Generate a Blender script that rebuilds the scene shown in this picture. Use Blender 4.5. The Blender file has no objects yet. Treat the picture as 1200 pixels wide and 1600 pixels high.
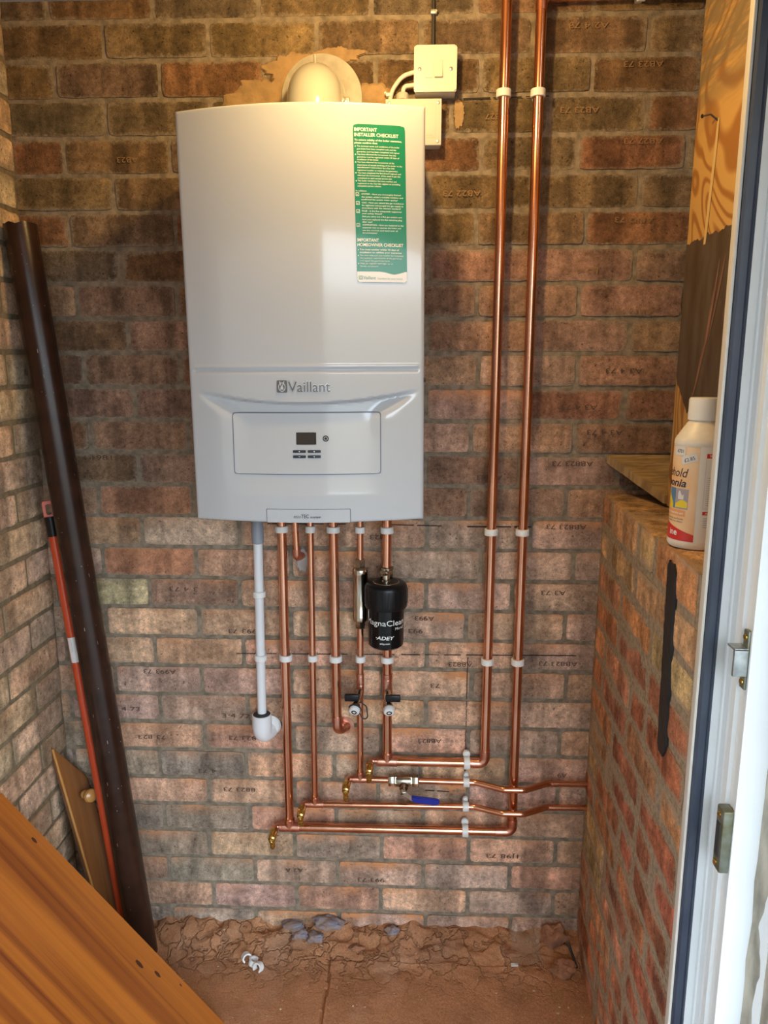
import bpy, bmesh, math, random
from mathutils import Vector, Matrix, noise
random.seed(7)
SC = bpy.context.scene
COL = SC.collection
MM = 0.001
PI = math.pi

# ------------------------------------------------------------------ camera
cam_d = bpy.data.cameras.new('camera')
cam_d.sensor_fit = 'AUTO'; cam_d.sensor_width = 36.0
cam_d.lens = 36.0 * 1150.0 / 1600.0
cam_d.clip_start = 0.02; cam_d.clip_end = 100
cam = bpy.data.objects.new('camera', cam_d); COL.objects.link(cam)
fw = Vector((-0.03766699, 0.98010063, -0.19489474)); rt = Vector((0.9992451, 0.03879789, 0.00198713)); up = Vector((-0.00950909, 0.19467277, 0.98082215))
m = Matrix((( rt.x, up.x, -fw.x, 0.600), (rt.y, up.y, -fw.y, -1.6785), (rt.z, up.z, -fw.z, 1.47285), (0, 0, 0, 1)))
cam.matrix_world = m
SC.camera = cam

# ------------------------------------------------------------------ light and exposure
SC.view_settings.view_transform = 'Standard'
SC.view_settings.look = 'None'
SC.view_settings.exposure = 0.15
SC.view_settings.gamma = 1.0
SC.view_settings.use_curve_mapping = False
SKY_STRENGTH = 7.6
LAMP_WATT = 14.5
LAMP_COLOR = (1.0, 0.66, 0.25)
LAMP_POS = (540, -485, 2118)
world = bpy.data.worlds.new('overcast_sky'); SC.world = world
world.use_nodes = True
wn = world.node_tree.nodes; wl = world.node_tree.links
wn.clear()
w_out = wn.new('ShaderNodeOutputWorld'); w_bg = wn.new('ShaderNodeBackground')
w_tc = wn.new('ShaderNodeTexCoord'); w_sep = wn.new('ShaderNodeSeparateXYZ'); w_ramp = wn.new('ShaderNodeValToRGB')
w_map = wn.new('ShaderNodeMapRange'); w_map.inputs['From Min'].default_value = -0.3; w_map.inputs['From Max'].default_value = 0.7
wl.new(w_tc.outputs['Generated'], w_sep.inputs[0]); wl.new(w_sep.outputs['Z'], w_map.inputs['Value']); wl.new(w_map.outputs[0], w_ramp.inputs[0])
# elevation runs -0.3..0.7 -> 0..1: dark garden below, dull hedge line, bright overcast above
e = w_ramp.color_ramp.elements
e[0].position = 0.28; e[0].color = (0.10, 0.10, 0.09, 1)
e[1].position = 1.0; e[1].color = (0.72, 0.87, 1.0, 1)
for pos_, col_ in ((0.31, (0.20, 0.21, 0.19)), (0.385, (0.26, 0.27, 0.26)), (0.41, (0.75, 0.88, 1.0))):
    k = e.new(pos_); k.color = (*col_, 1)
wl.new(w_ramp.outputs[0], w_bg.inputs[0]); w_bg.inputs[1].default_value = SKY_STRENGTH
wl.new(w_bg.outputs[0], w_out.inputs[0])

# ------------------------------------------------------------------ materials
def srgb(r, g, b):
    f = lambda c: ((c / 255) / 12.92) if c / 255 <= 0.04045 else (((c / 255) + 0.055) / 1.055) ** 2.4
    return (f(r), f(g), f(b))
def mat(name, col, rough=0.5, metal=0.0, spec=0.5, coat=0.0, noise_amt=0.0, noise_scale=30.0, bump=0.0, bump_scale=200.0, stretch=(1, 1, 1), col2=None, alpha=1.0, trans=0.0):
    m = bpy.data.materials.new(name); m.use_nodes = True
    nt = m.node_tree; N = nt.nodes; L = nt.links
    b = N['Principled BSDF']
    b.inputs['Base Color'].default_value = (*col, 1); b.inputs['Roughness'].default_value = rough; b.inputs['Metallic'].default_value = metal
    b.inputs['Specular IOR Level'].default_value = spec; b.inputs['Coat Weight'].default_value = coat; b.inputs['Coat Roughness'].default_value = 0.05
    b.inputs['Alpha'].default_value = alpha; b.inputs['Transmission Weight'].default_value = trans
    tc = N.new('ShaderNodeTexCoord'); mp = N.new('ShaderNodeMapping'); mp.inputs['Scale'].default_value = stretch
    L.new(tc.outputs['Object'], mp.inputs[0])
    if noise_amt or col2:
        n = N.new('ShaderNodeTexNoise'); n.inputs['Scale'].default_value = noise_scale; n.inputs['Detail'].default_value = 6
        L.new(mp.outputs[0], n.inputs['Vector'])
        r = N.new('ShaderNodeValToRGB'); r.color_ramp.elements[0].position = 0.35; r.color_ramp.elements[1].position = 0.65
        c2 = col2 if col2 else tuple(c * (1 - noise_amt) for c in col)
        r.color_ramp.elements[0].color = (*c2, 1); r.color_ramp.elements[1].color = (*col, 1)
        L.new(n.outputs[0], r.inputs[0]); L.new(r.outputs[0], b.inputs['Base Color'])
    if bump:
        n2 = N.new('ShaderNodeTexNoise'); n2.inputs['Scale'].default_value = bump_scale; n2.inputs['Detail'].default_value = 5
        L.new(mp.outputs[0], n2.inputs['Vector'])
        bp = N.new('ShaderNodeBump'); bp.inputs['Strength'].default_value = bump; bp.inputs['Distance'].default_value = 0.002
        L.new(n2.outputs[0], bp.inputs['Height']); L.new(bp.outputs[0], b.inputs['Normal'])
    return m

def brick_mat(name, mort=(0.31, 0.25, 0.185), band=(1.7, 1.7, 0.25)):
    m = bpy.data.materials.new(name); m.use_nodes = True
    nt = m.node_tree; N = nt.nodes; L = nt.links; b = N['Principled BSDF']
    b.inputs['Roughness'].default_value = 0.92; b.inputs['Specular IOR Level'].default_value = 0.2
    at = N.new('ShaderNodeAttribute'); at.attribute_name = 'brick_color'
    du = N.new('ShaderNodeAttribute'); du.attribute_name = 'dust'
    tc = N.new('ShaderNodeTexCoord')
    def nz(scale, stretch, detail=5, rough=0.6):
        mp = N.new('ShaderNodeMapping'); mp.inputs['Scale'].default_value = stretch
        L.new(tc.outputs['Object'], mp.inputs[0])
        n = N.new('ShaderNodeTexNoise'); n.inputs['Scale'].default_value = scale; n.inputs['Detail'].default_value = detail; n.inputs['Roughness'].default_value = rough
        L.new(mp.outputs[0], n.inputs['Vector']); return n
    def mulmix(a, fac_out, lo, hi, p0, p1):
        r = N.new('ShaderNodeMapRange'); r.inputs['From Min'].default_value = p0; r.inputs['From Max'].default_value = p1
        r.inputs['To Min'].default_value = lo; r.inputs['To Max'].default_value = hi
        L.new(fac_out, r.inputs['Value'])
        mx = N.new('ShaderNodeVectorMath'); mx.operation = 'SCALE'
        L.new(a, mx.inputs[0]); L.new(r.outputs[0], mx.inputs['Scale']); return mx.outputs[0]
    s1 = nz(9, band, 3, 0.5)        # kiln banding, vertical
    s2 = nz(70, (1, 1, 1), 8, 0.75)      # blotches
    s3 = nz(420, (1, 1, 1), 4)      # grit
    c = mulmix(at.outputs['Color'], s1.outputs[0], 0.66, 1.30, 0.42, 0.58)
    c = mulmix(c, s2.outputs[0], 0.58, 1.40, 0.32, 0.68)
    c = mulmix(c, s3.outputs[0], 0.72, 1.25, 0.3, 0.7)
    s5 = nz(17, (1, 1, 1), 6, 0.7)
    c = mulmix(c, s5.outputs[0], 0.66, 1.30, 0.36, 0.64)
    # dark pits
    s4 = nz(130, (1, 1, 1), 3)
    c = mulmix(c, s4.outputs[0], 0.35, 1.0, 0.30, 0.38)
    dm = N.new('ShaderNodeMix'); dm.data_type = 'RGBA'
    nd = nz(60, (1, 1, 2.0), 6, 0.7)
    mul = N.new('ShaderNodeMath'); mul.operation = 'MULTIPLY'; r = N.new('ShaderNodeMapRange')
    r.inputs['From Min'].default_value = 0.38; r.inputs['From Max'].default_value = 0.50
    L.new(nd.outputs[0], r.inputs['Value']); L.new(r.outputs[0], mul.inputs[0]); L.new(du.outputs['Fac'], mul.inputs[1])
    L.new(mul.outputs[0], dm.inputs['Factor']); dm.inputs['B'].default_value = (0.66, 0.29, 0.125, 1)
    ed = N.new('ShaderNodeAttribute'); ed.attribute_name = 'smear'
    ne = nz(95, (1, 1, 1), 6, 0.75); sr = N.new('ShaderNodeMath'); sr.operation = 'ADD'; sr2 = N.new('ShaderNodeMapRange')
    L.new(ed.outputs['Fac'], sr.inputs[0]); L.new(ne.outputs[0], sr.inputs[1]); L.new(sr.outputs[0], sr2.inputs['Value'])
    sr2.inputs['From Min'].default_value = 0.92; sr2.inputs['From Max'].default_value = 1.22; sr2.inputs['To Max'].default_value = 0.9
    em = N.new('ShaderNodeMix'); em.data_type = 'RGBA'; L.new(sr2.outputs[0], em.inputs['Factor']); L.new(c, em.inputs['A'])
    mcol = N.new('ShaderNodeVectorMath'); mcol.operation = 'SCALE'; mcol.inputs[0].default_value = mort
    gr = N.new('ShaderNodeMapRange'); gr.inputs['From Min'].default_value = 0.3; gr.inputs['From Max'].default_value = 0.7; gr.inputs['To Min'].default_value = 0.65; gr.inputs['To Max'].default_value = 1.25
    L.new(s3.outputs[0], gr.inputs['Value']); L.new(gr.outputs[0], mcol.inputs['Scale']); L.new(mcol.outputs[0], em.inputs['B'])
    L.new(em.outputs['Result'], dm.inputs['A']); L.new(dm.outputs['Result'], b.inputs['Base Color'])
    bp = N.new('ShaderNodeBump'); bp.inputs['Strength'].default_value = 0.7; bp.inputs['Distance'].default_value = 0.0025
    ad = N.new('ShaderNodeMath'); ad.operation = 'ADD'; L.new(s2.outputs[0], ad.inputs[0]); L.new(s3.outputs[0], ad.inputs[1])
    L.new(ad.outputs[0], bp.inputs['Height']); L.new(bp.outputs[0], b.inputs['Normal'])
    return m

M = {}
M['brick'] = brick_mat('old_brick')
M['brick_left'] = brick_mat('old_brick_left', (0.30, 0.235, 0.15))
M['brick_right'] = brick_mat('old_brick_right', (0.43, 0.325, 0.225))
M['mortar_back'] = mat('mortar_olive', (0.31, 0.25, 0.185), 0.95, spec=0.15, noise_amt=0.45, noise_scale=60, bump=0.9, bump_scale=320)
M['mortar_right'] = mat('mortar_sand', (0.43, 0.33, 0.23), 0.95, spec=0.15, noise_amt=0.4, noise_scale=120, bump=0.9, bump_scale=380)
M['mortar_left'] = mat('mortar_left', (0.24, 0.185, 0.12), 0.95, spec=0.15, noise_amt=0.35, noise_scale=80, bump=0.8, bump_scale=320)
M['white_enamel'] = mat('white_enamel', (0.48, 0.495, 0.52), 0.13, spec=0.5, coat=0.4, bump=0.012, bump_scale=260)
M['casing_grey'] = mat('casing_grey', (0.62, 0.63, 0.66), 0.35)
M['gap_dark'] = mat('gap_shadow_line', (0.16, 0.18, 0.22), 0.5)
M['display'] = mat('display_glass', (0.035, 0.027, 0.022), 0.12)
M['button_dark'] = mat('button_dark', (0.02, 0.022, 0.035), 0.3)
M['chrome'] = mat('chrome', (0.60, 0.54, 0.44), 0.16, metal=1.0)
M['nickel'] = mat('nickel', (0.42, 0.375, 0.30), 0.26, metal=1.0, noise_amt=0.2, noise_scale=90)
M['badge'] = mat('brushed_badge', (0.15, 0.155, 0.165), 0.35, metal=0.4)
M['badge_light'] = mat('badge_light', (0.72, 0.73, 0.75), 0.3, metal=0.7)
M['green'] = mat('sticker_green', (0.006, 0.20, 0.105), 0.25, coat=0.3)
M['sticker_white'] = mat('sticker_white', (0.82, 0.82, 0.84), 0.3)
M['print_white'] = mat('print_white', (0.85, 0.86, 0.82), 0.5)
M['print_green'] = mat('print_green', (0.05, 0.32, 0.28), 0.5)
M['print_dark'] = mat('print_dark', (0.02, 0.025, 0.05), 0.5)
M['print_grey'] = mat('print_grey', (0.45, 0.47, 0.48), 0.5)
M['copper'] = mat('copper_tube', (0.83, 0.43, 0.28), 0.2, metal=1.0, noise_amt=0.3, noise_scale=14, stretch=(1, 1, 0.4), bump=0.05, bump_scale=90, col2=(0.60, 0.28, 0.17))
M['copper_fit'] = mat('copper_fitting', (0.78, 0.40, 0.29), 0.3, metal=1.0, noise_amt=0.3, noise_scale=60, col2=(0.55, 0.24, 0.16))
M['brass'] = mat('brass', (0.78, 0.55, 0.16), 0.25, metal=1.0, noise_amt=0.3, noise_scale=80, col2=(0.45, 0.30, 0.08))
M['plastic_white'] = mat('white_plastic', (0.78, 0.78, 0.76), 0.4)
M['pipe_white'] = mat('waste_pipe_white', (0.74, 0.75, 0.77), 0.35)
M['plastic_grey'] = mat('grey_plastic', (0.28, 0.31, 0.36), 0.45)
M['black_plastic'] = mat('black_plastic', (0.008, 0.008, 0.009), 0.32, spec=0.3)
M['black_gloss'] = mat('black_gloss', (0.005, 0.005, 0.006), 0.14, spec=0.32)
M['rubber'] = mat('rubber', (0.03, 0.03, 0.03), 0.6)
M['switch_white'] = mat('switch_white', (0.62, 0.60, 0.55), 0.28)
M['gland_grey'] = mat('gland_grey', (0.50, 0.48, 0.42), 0.5)
M['cable_white'] = mat('cable_white', (0.70, 0.67, 0.60), 0.45)
M['cable_black'] = mat('cable_black', (0.03, 0.028, 0.03), 0.5)
M['steel'] = mat('steel', (0.55, 0.53, 0.48), 0.35, metal=1.0)
M['flue_white'] = mat('flue_white', (0.46, 0.45, 0.40), 0.16, coat=0.3)
M['flue_plate'] = mat('flue_plate', (0.45, 0.41, 0.34), 0.5, noise_amt=0.25, noise_scale=40)
M['blue'] = mat('lever_blue', (0.010, 0.022, 0.28), 0.35)
M['brown_pipe'] = mat('brown_downpipe', (0.036, 0.015, 0.009), 0.27, spec=0.35, noise_amt=0.35, noise_scale=20, bump=0.1, bump_scale=140)
M['dust_speck'] = mat('dust_speck', (0.30, 0.24, 0.19), 0.9)
M['orange'] = mat('handle_orange', (0.55, 0.065, 0.018), 0.3, coat=0.2)
M['label_paper'] = mat('label_paper', (0.72, 0.70, 0.68), 0.5)
M['marker'] = mat('marker_ink', (0.015, 0.013, 0.013), 0.8)
M['stamp'] = mat('brick_stamp', (0.085, 0.055, 0.04), 0.95)
M['tar'] = mat('tar', (0.010, 0.008, 0.008), 0.55, bump=0.4, bump_scale=90)
M['timber_grey'] = mat('weathered_timber', (0.40, 0.27, 0.13), 0.85, noise_amt=0.45, noise_scale=22, stretch=(1, 5, 1), bump=0.4, bump_scale=160)
M['frame_white'] = mat('frame_white', (0.84, 0.87, 0.88), 0.3, noise_amt=0.05, noise_scale=8)
M['frame_edge'] = mat('frame_edge', (0.60, 0.55, 0.48), 0.5)
M['gasket'] = mat('gasket_navy', (0.022, 0.030, 0.055), 0.42, noise_amt=0.35, noise_scale=25, stretch=(1, 1, 0.4), col2=(0.045, 0.058, 0.085))
M['zinc'] = mat('zinc', (0.50, 0.53, 0.52), 0.45, metal=0.8, noise_amt=0.35, noise_scale=60)
M['tarnish'] = mat('tarnished_brass', (0.16, 0.15, 0.085), 0.45, metal=0.7, noise_amt=0.5, noise_scale=40, col2=(0.26, 0.28, 0.24))
M['grime'] = mat('grimy_sealant', (0.52, 0.47, 0.38), 0.85, noise_amt=0.5, noise_scale=35, stretch=(1, 1, 0.35), bump=0.5, bump_scale=120)
M['bottle_white'] = mat('bottle_white', (0.80, 0.74, 0.64), 0.4, noise_amt=0.06, noise_scale=120)
M['label_orange'] = mat('label_orange', (0.80, 0.40, 0.13), 0.4, col2=(0.86, 0.62, 0.38), noise_scale=9)
M['label_cream'] = mat('label_cream', (0.82, 0.78, 0.70), 0.4)
M['label_red'] = mat('label_red', (0.62, 0.03, 0.02), 0.4)
M['label_yellow'] = mat('label_yellow', (0.80, 0.62, 0.03), 0.4)
M['label_blue'] = mat('label_blue', (0.10, 0.22, 0.36), 0.4)
M['label_mauve'] = mat('label_mauve', (0.36, 0.32, 0.36), 0.4)
M['clay_blue'] = mat('grey_blue_clay', (0.21, 0.21, 0.26), 0.7, noise_amt=0.5, noise_scale=70, bump=0.5, bump_scale=120, col2=(0.27, 0.16, 0.10))
M['film'] = mat('clear_film', (0.42, 0.29, 0.20), 0.2, alpha=0.3)
M['chunk'] = mat('brick_chunk', (0.36, 0.16, 0.085), 0.95, noise_amt=0.4, noise_scale=50, bump=0.7, bump_scale=150)
M['grit'] = mat('pale_grit', (0.50, 0.40, 0.30), 0.9)
M['ceiling'] = mat('ceiling_boards', (0.32, 0.22, 0.13), 0.8, noise_amt=0.3, noise_scale=14)
M['outer'] = mat('outer_render', (0.30, 0.24, 0.19), 0.9, noise_amt=0.3, noise_scale=14)
M['paving'] = mat('paving', (0.22, 0.21, 0.20), 0.9, noise_amt=0.3, noise_scale=12)
M['patch'] = mat('filler_patch', (0.46, 0.41, 0.38), 0.95, noise_amt=0.25, noise_scale=60)
M['smear'] = mat('mortar_smear', (0.40, 0.26, 0.13), 0.95, noise_amt=0.3, noise_scale=40, bump=0.7, bump_scale=140)

def floor_mat():
    m = bpy.data.materials.new('dusty_floor'); m.use_nodes = True
    nt = m.node_tree; N = nt.nodes; L = nt.links; b = N['Principled BSDF']
    b.inputs['Roughness'].default_value = 0.95; b.inputs['Specular IOR Level'].default_value = 0.15
    tc = N.new('ShaderNodeTexCoord')
    def nz(scale, d=6, r=0.65):
        n = N.new('ShaderNodeTexNoise'); n.inputs['Scale'].default_value = scale; n.inputs['Detail'].default_value = d; n.inputs['Roughness'].default_value = r
        L.new(tc.outputs['Object'], n.inputs['Vector']); return n
    a = nz(7); g = nz(240, 5, 0.8)
    r1 = N.new('ShaderNodeValToRGB'); r1.color_ramp.elements[0].position = 0.32; r1.color_ramp.elements[1].position = 0.7
    r1.color_ramp.elements[0].color = (0.31, 0.145, 0.072, 1); r1.color_ramp.elements[1].color = (0.52, 0.25, 0.125, 1)
    L.new(a.outputs[0], r1.inputs[0])
    r2 = N.new('ShaderNodeMapRange'); r2.inputs['From Min'].default_value = 0.3; r2.inputs['From Max'].default_value = 0.7; r2.inputs['To Min'].default_value = 0.62; r2.inputs['To Max'].default_value = 1.35
    L.new(g.outputs[0], r2.inputs['Value'])
    s = N.new('ShaderNodeVectorMath'); s.operation = 'SCALE'; L.new(r1.outputs[0], s.inputs[0]); L.new(r2.outputs[0], s.inputs['Scale'])
    # pale worn slab patches
    h = nz(5, 7); r3 = N.new('ShaderNodeMapRange'); r3.inputs['From Min'].default_value = 0.54; r3.inputs['From Max'].default_value = 0.68; r3.inputs['To Max'].default_value = 0.4
    L.new(h.outputs[0], r3.inputs['Value'])
    mx = N.new('ShaderNodeMix'); mx.data_type = 'RGBA'; L.new(r3.outputs[0], mx.inputs['Factor']); L.new(s.outputs[0], mx.inputs['A']); mx.inputs['B'].default_value = (0.54, 0.34, 0.235, 1)
    L.new(mx.outputs['Result'], b.inputs['Base Color'])
    vo = N.new('ShaderNodeTexVoronoi'); vo.feature = 'DISTANCE_TO_EDGE'; vo.inputs['Scale'].default_value = 17
    wv = N.new('ShaderNodeTexNoise'); wv.inputs['Scale'].default_value = 22; wv.inputs['Detail'].default_value = 4; L.new(tc.outputs['Object'], wv.inputs['Vector'])
    wa = N.new('ShaderNodeVectorMath'); wa.operation = 'MULTIPLY_ADD'; wa.inputs[1].default_value = (0.11, 0.11, 0.11); L.new(wv.outputs['Color'], wa.inputs[0]); L.new(tc.outputs['Object'], wa.inputs[2]); L.new(wa.outputs[0], vo.inputs['Vector'])
    cr = N.new('ShaderNodeMapRange'); cr.inputs['From Min'].default_value = 0.0; cr.inputs['From Max'].default_value = 0.07; L.new(vo.outputs['Distance'], cr.inputs['Value'])
    sy = N.new('ShaderNodeSeparateXYZ'); L.new(tc.outputs['Object'], sy.inputs[0]); near = N.new('ShaderNodeMapRange'); near.inputs['From Min'].default_value = -0.20; near.inputs['From Max'].default_value = -0.07; L.new(sy.outputs['Y'], near.inputs['Value'])
    inv = N.new('ShaderNodeMath'); inv.operation = 'SUBTRACT'; inv.inputs[0].default_value = 1.0; L.new(cr.outputs[0], inv.inputs[1])
    cm = N.new('ShaderNodeMath'); cm.operation = 'MULTIPLY'; L.new(inv.outputs[0], cm.inputs[0]); L.new(near.outputs[0], cm.inputs[1])
    cm2 = N.new('ShaderNodeMath'); cm2.operation = 'MULTIPLY'; cm2.inputs[1].default_value = 0.35; L.new(cm.outputs[0], cm2.inputs[0])
    dk = N.new('ShaderNodeMix'); dk.data_type = 'RGBA'; L.new(cm2.outputs[0], dk.inputs['Factor']); L.new(mx.outputs['Result'], dk.inputs['A']); dk.inputs['B'].default_value = (0.14, 0.07, 0.04, 1); L.new(dk.outputs['Result'], b.inputs['Base Color'])
    bp = N.new('ShaderNodeBump'); bp.inputs['Strength'].default_value = 0.8; bp.inputs['Distance'].default_value = 0.005
    g3 = nz(110, 6, 0.7); g2 = N.new('ShaderNodeMath'); g2.operation = 'MULTIPLY_ADD'; g2.inputs[1].default_value = -1.1; L.new(cm.outputs[0], g2.inputs[0]); L.new(g3.outputs[0], g2.inputs[2]); L.new(g2.outputs[0], bp.inputs['Height']); L.new(bp.outputs[0], b.inputs['Normal'])
    return m
M['floor'] = floor_mat()

def pine_mat(name, axis_mat, base=(0.43, 0.135, 0.017), dark=(0.15, 0.032, 0.006), rough=0.32, plank=9.0, knots=True):
    """varnished pine: long stripes along local X of the mapping."""
    m = bpy.data.materials.new(name); m.use_nodes = True
    nt = m.node_tree; N = nt.nodes; L = nt.links; b = N['Principled BSDF']
    b.inputs['Roughness'].default_value = rough; b.inputs['Coat Weight'].default_value = 0.25; b.inputs['Coat Roughness'].default_value = 0.2
    at = N.new('ShaderNodeAttribute'); at.attribute_name = 'grain_uv'
    sep = N.new('ShaderNodeSeparateXYZ'); L.new(at.outputs['Vector'], sep.inputs[0])
    # plank tone: step across width
    fl = N.new('ShaderNodeMath'); fl.operation = 'MULTIPLY'; fl.inputs[1].default_value = plank; L.new(sep.outputs['Y'], fl.inputs[0])
    wn_ = N.new('ShaderNodeTexWhiteNoise'); wn_.noise_dimensions = '1D'
    fr = N.new('ShaderNodeMath'); fr.operation = 'FLOOR'; L.new(fl.outputs[0], fr.inputs[0]); L.new(fr.outputs[0], wn_.inputs['W'])
    # growth stripes: bands that run the length of the board
    def band_noise(sx, sy, sc_, det, dist):
        mp = N.new('ShaderNodeMapping'); mp.inputs['Scale'].default_value = (sx, sy, 0.0); L.new(at.outputs['Vector'], mp.inputs[0])
        n_ = N.new('ShaderNodeTexNoise'); n_.inputs['Scale'].default_value = sc_; n_.inputs['Detail'].default_value = det; n_.inputs['Distortion'].default_value = dist
        L.new(mp.outputs[0], n_.inputs['Vector']); return n_.outputs[0]
    def sharp(v, a, b_, hi):
        r_ = N.new('ShaderNodeMapRange'); r_.inputs['From Min'].default_value = a; r_.inputs['From Max'].default_value = b_; r_.inputs['To Max'].default_value = hi; L.new(v, r_.inputs['Value']); return r_.outputs[0]
    def plus(a, b_):
        q = N.new('ShaderNodeMath'); q.operation = 'ADD'; L.new(a, q.inputs[0]); L.new(b_, q.inputs[1]); return q.outputs[0]
    t1 = sharp(band_noise(0.22, 9.0, 1.6, 1.5, 0.15), 0.50, 0.56, 0.50)
    t2 = sharp(band_noise(0.30, 21.0, 2.0, 2.0, 0.25), 0.50, 0.62, 0.28)
    t3 = sharp(band_noise(0.9, 80.0, 2.2, 4.0, 0.3), 0.45, 0.75, 0.22)
    t4 = N.new('ShaderNodeMath'); t4.operation = 'MULTIPLY'; t4.inputs[1].default_value = 0.22; L.new(wn_.outputs['Value'], t4.inputs[0])
    tot = plus(plus(t1, t2), plus(t3, t4.outputs[0]))
    r = N.new('ShaderNodeValToRGB'); r.color_ramp.elements[0].position = 0.05; r.color_ramp.elements[1].position = 1.0
    r.color_ramp.elements[0].color = (*base, 1); r.color_ramp.elements[1].color = (*dark, 1)
    L.new(tot, r.inputs[0])
    L.new(r.outputs[0], b.inputs['Base Color'])
    return m
M['pine'] = pine_mat('varnished_pine', None)
M['pine_drawer_shaded'] = pine_mat('varnished_pine_drawer_shaded', None, base=(0.23, 0.09, 0.026), dark=(0.12, 0.04, 0.011), plank=7)  # pine darkened so the drawer face carries its shade in the colour
M['knot'] = mat('pine_knot', (0.075, 0.022, 0.008), 0.4, noise_amt=0.3, noise_scale=60)
M['knob'] = mat('pine_knob', (0.46, 0.22, 0.06), 0.25, coat=0.3)

def ply_mat():
    m = bpy.data.materials.new('plywood'); m.use_nodes = True
    nt = m.node_tree; N = nt.nodes; L = nt.links; b = N['Principled BSDF']
    b.inputs['Roughness'].default_value = 0.75; b.inputs['Specular IOR Level'].default_value = 0.25
    tc = N.new('ShaderNodeTexCoord')
    mp = N.new('ShaderNodeMapping'); mp.inputs['Scale'].default_value = (1, 3.4, 2.2); mp.inputs['Rotation'].default_value = (0.25, 0, 0)
    L.new(tc.outputs['Object'], mp.inputs[0])
    w = N.new('ShaderNodeTexNoise'); w.inputs['Scale'].default_value = 1.25; w.inputs['Detail'].default_value = 1.6; w.inputs['Distortion'].default_value = 0.7
    L.new(mp.outputs[0], w.inputs['Vector'])
    k_ = N.new('ShaderNodeMath'); k_.operation = 'MULTIPLY'; k_.inputs[1].default_value = 95.0; L.new(w.outputs[0], k_.inputs[0])
    sn = N.new('ShaderNodeMath'); sn.operation = 'SINE'; L.new(k_.outputs[0], sn.inputs[0])
    sm = N.new('ShaderNodeMath'); sm.operation = 'MULTIPLY_ADD'; sm.inputs[1].default_value = 0.5; sm.inputs[2].default_value = 0.5; L.new(sn.outputs[0], sm.inputs[0])
    r = N.new('ShaderNodeValToRGB'); r.color_ramp.elements[0].position = 0.05; r.color_ramp.elements[1].position = 0.55
    r.color_ramp.elements[0].color = (0.34, 0.15, 0.04, 1); r.color_ramp.elements[1].color = (0.56, 0.33, 0.11, 1)
    L.new(sm.outputs[0], r.inputs[0])
    # grey weathered streaks, diagonal
    mp2 = N.new('ShaderNodeMapping'); mp2.inputs['Rotation'].default_value = (0.9, 0, 0); mp2.inputs['Scale'].default_value = (1, 1.2, 7); L.new(tc.outputs['Object'], mp2.inputs[0])
    n = N.new('ShaderNodeTexNoise'); n.inputs['Scale'].default_value = 5; n.inputs['Detail'].default_value = 8; n.inputs['Roughness'].default_value = 0.7; L.new(mp2.outputs[0], n.inputs['Vector'])
    sep = N.new('ShaderNodeSeparateXYZ'); L.new(tc.outputs['Object'], sep.inputs[0])
    zr = N.new('ShaderNodeMapRange'); zr.inputs['From Min'].default_value = 0.70; zr.inputs['From Max'].default_value = 0.80; L.new(sep.outputs['Z'], zr.inputs['Value'])
    nr = N.new('ShaderNodeMapRange'); nr.inputs['From Min'].default_value = 0.36; nr.inputs['From Max'].default_value = 0.52; nr.inputs['To Max'].default_value = 0.88; L.new(n.outputs[0], nr.inputs['Value'])
    mu = N.new('ShaderNodeMath'); mu.operation = 'MULTIPLY'; L.new(zr.outputs[0], mu.inputs[0]); L.new(nr.outputs[0], mu.inputs[1])
    m1 = N.new('ShaderNodeMix'); m1.data_type = 'RGBA'; L.new(mu.outputs[0], m1.inputs['Factor']); L.new(r.outputs[0], m1.inputs['A']); m1.inputs['B'].default_value = (0.20, 0.15, 0.09, 1)
    L.new(m1.outputs['Result'], b.inputs['Base Color'])
    return m
M['ply'] = ply_mat()
M['ply_paint'] = mat('bitumen_brushed', (0.062, 0.036, 0.023), 0.6, noise_amt=0.5, noise_scale=14, stretch=(1, 2, 0.7), col2=(0.095, 0.07, 0.05))
M['ply_strip'] = mat('clean_strip', (0.60, 0.42, 0.19), 0.7)
M['scratch'] = mat('paint_scratch', (0.24, 0.12, 0.09), 0.8, noise_amt=0.4, noise_scale=60, stretch=(1, 1, 0.2))

# ------------------------------------------------------------------ object helpers (all shapes in millimetres, world frame)
ORIG = {}
def thing(name, label, cat, loc, group=None, rot=None):
    o = bpy.data.objects.new(name, None); COL.objects.link(o)
    o.location = Vector(loc) * MM; o.empty_display_size = 0.03
    if rot: o.rotation_euler = rot
    o['label'] = label; o['category'] = cat
    if group: o['group'] = group
    ORIG[o.name] = Vector(loc)
    return o
def obj(name, bm, material, parent=None, smooth=True, label=None, local=False, angle=35):
    """link a bmesh as ONE mesh object; shapes are in world mm unless local"""
    me = bpy.data.meshes.new(name)
    org = Vector((0, 0, 0))
    if parent is not None: org = ORIG[parent.name]
    off = Vector((0, 0, 0)) if local else org
    for v in bm.verts: v.co = (v.co - off) * MM
    bmesh.ops.recalc_face_normals(bm, faces=bm.faces) if not bm.faces.layers.int.get('keep') else None
    bm.to_mesh(me); bm.free()
    mats = material if isinstance(material, (list, tuple)) else [material]
    for mm_ in mats: me.materials.append(mm_)
    o = bpy.data.objects.new(name, me); COL.objects.link(o)
    if parent is not None: o.parent = parent
    ORIG[o.name] = org
    if smooth:
        for p in me.polygons: p.use_smooth = True
        me.set_sharp_from_angle(angle=math.radians(angle))
    if label: o['label'] = label
    return o
def tag(o, label, cat, group=None, kind=None):
    o['label'] = label; o['category'] = cat
    if group: o['group'] = group
    if kind: o['kind'] = kind
def single(name, bm, material, label, cat, loc, group=None, **kw):
    """a thing that is one mesh: origin at loc"""
    for v in bm.verts: v.co -= Vector(loc)
    o = obj(name, bm, material, None, **kw)
    o.location = Vector(loc) * MM
    tag(o, label, cat, group)
    return o
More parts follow.
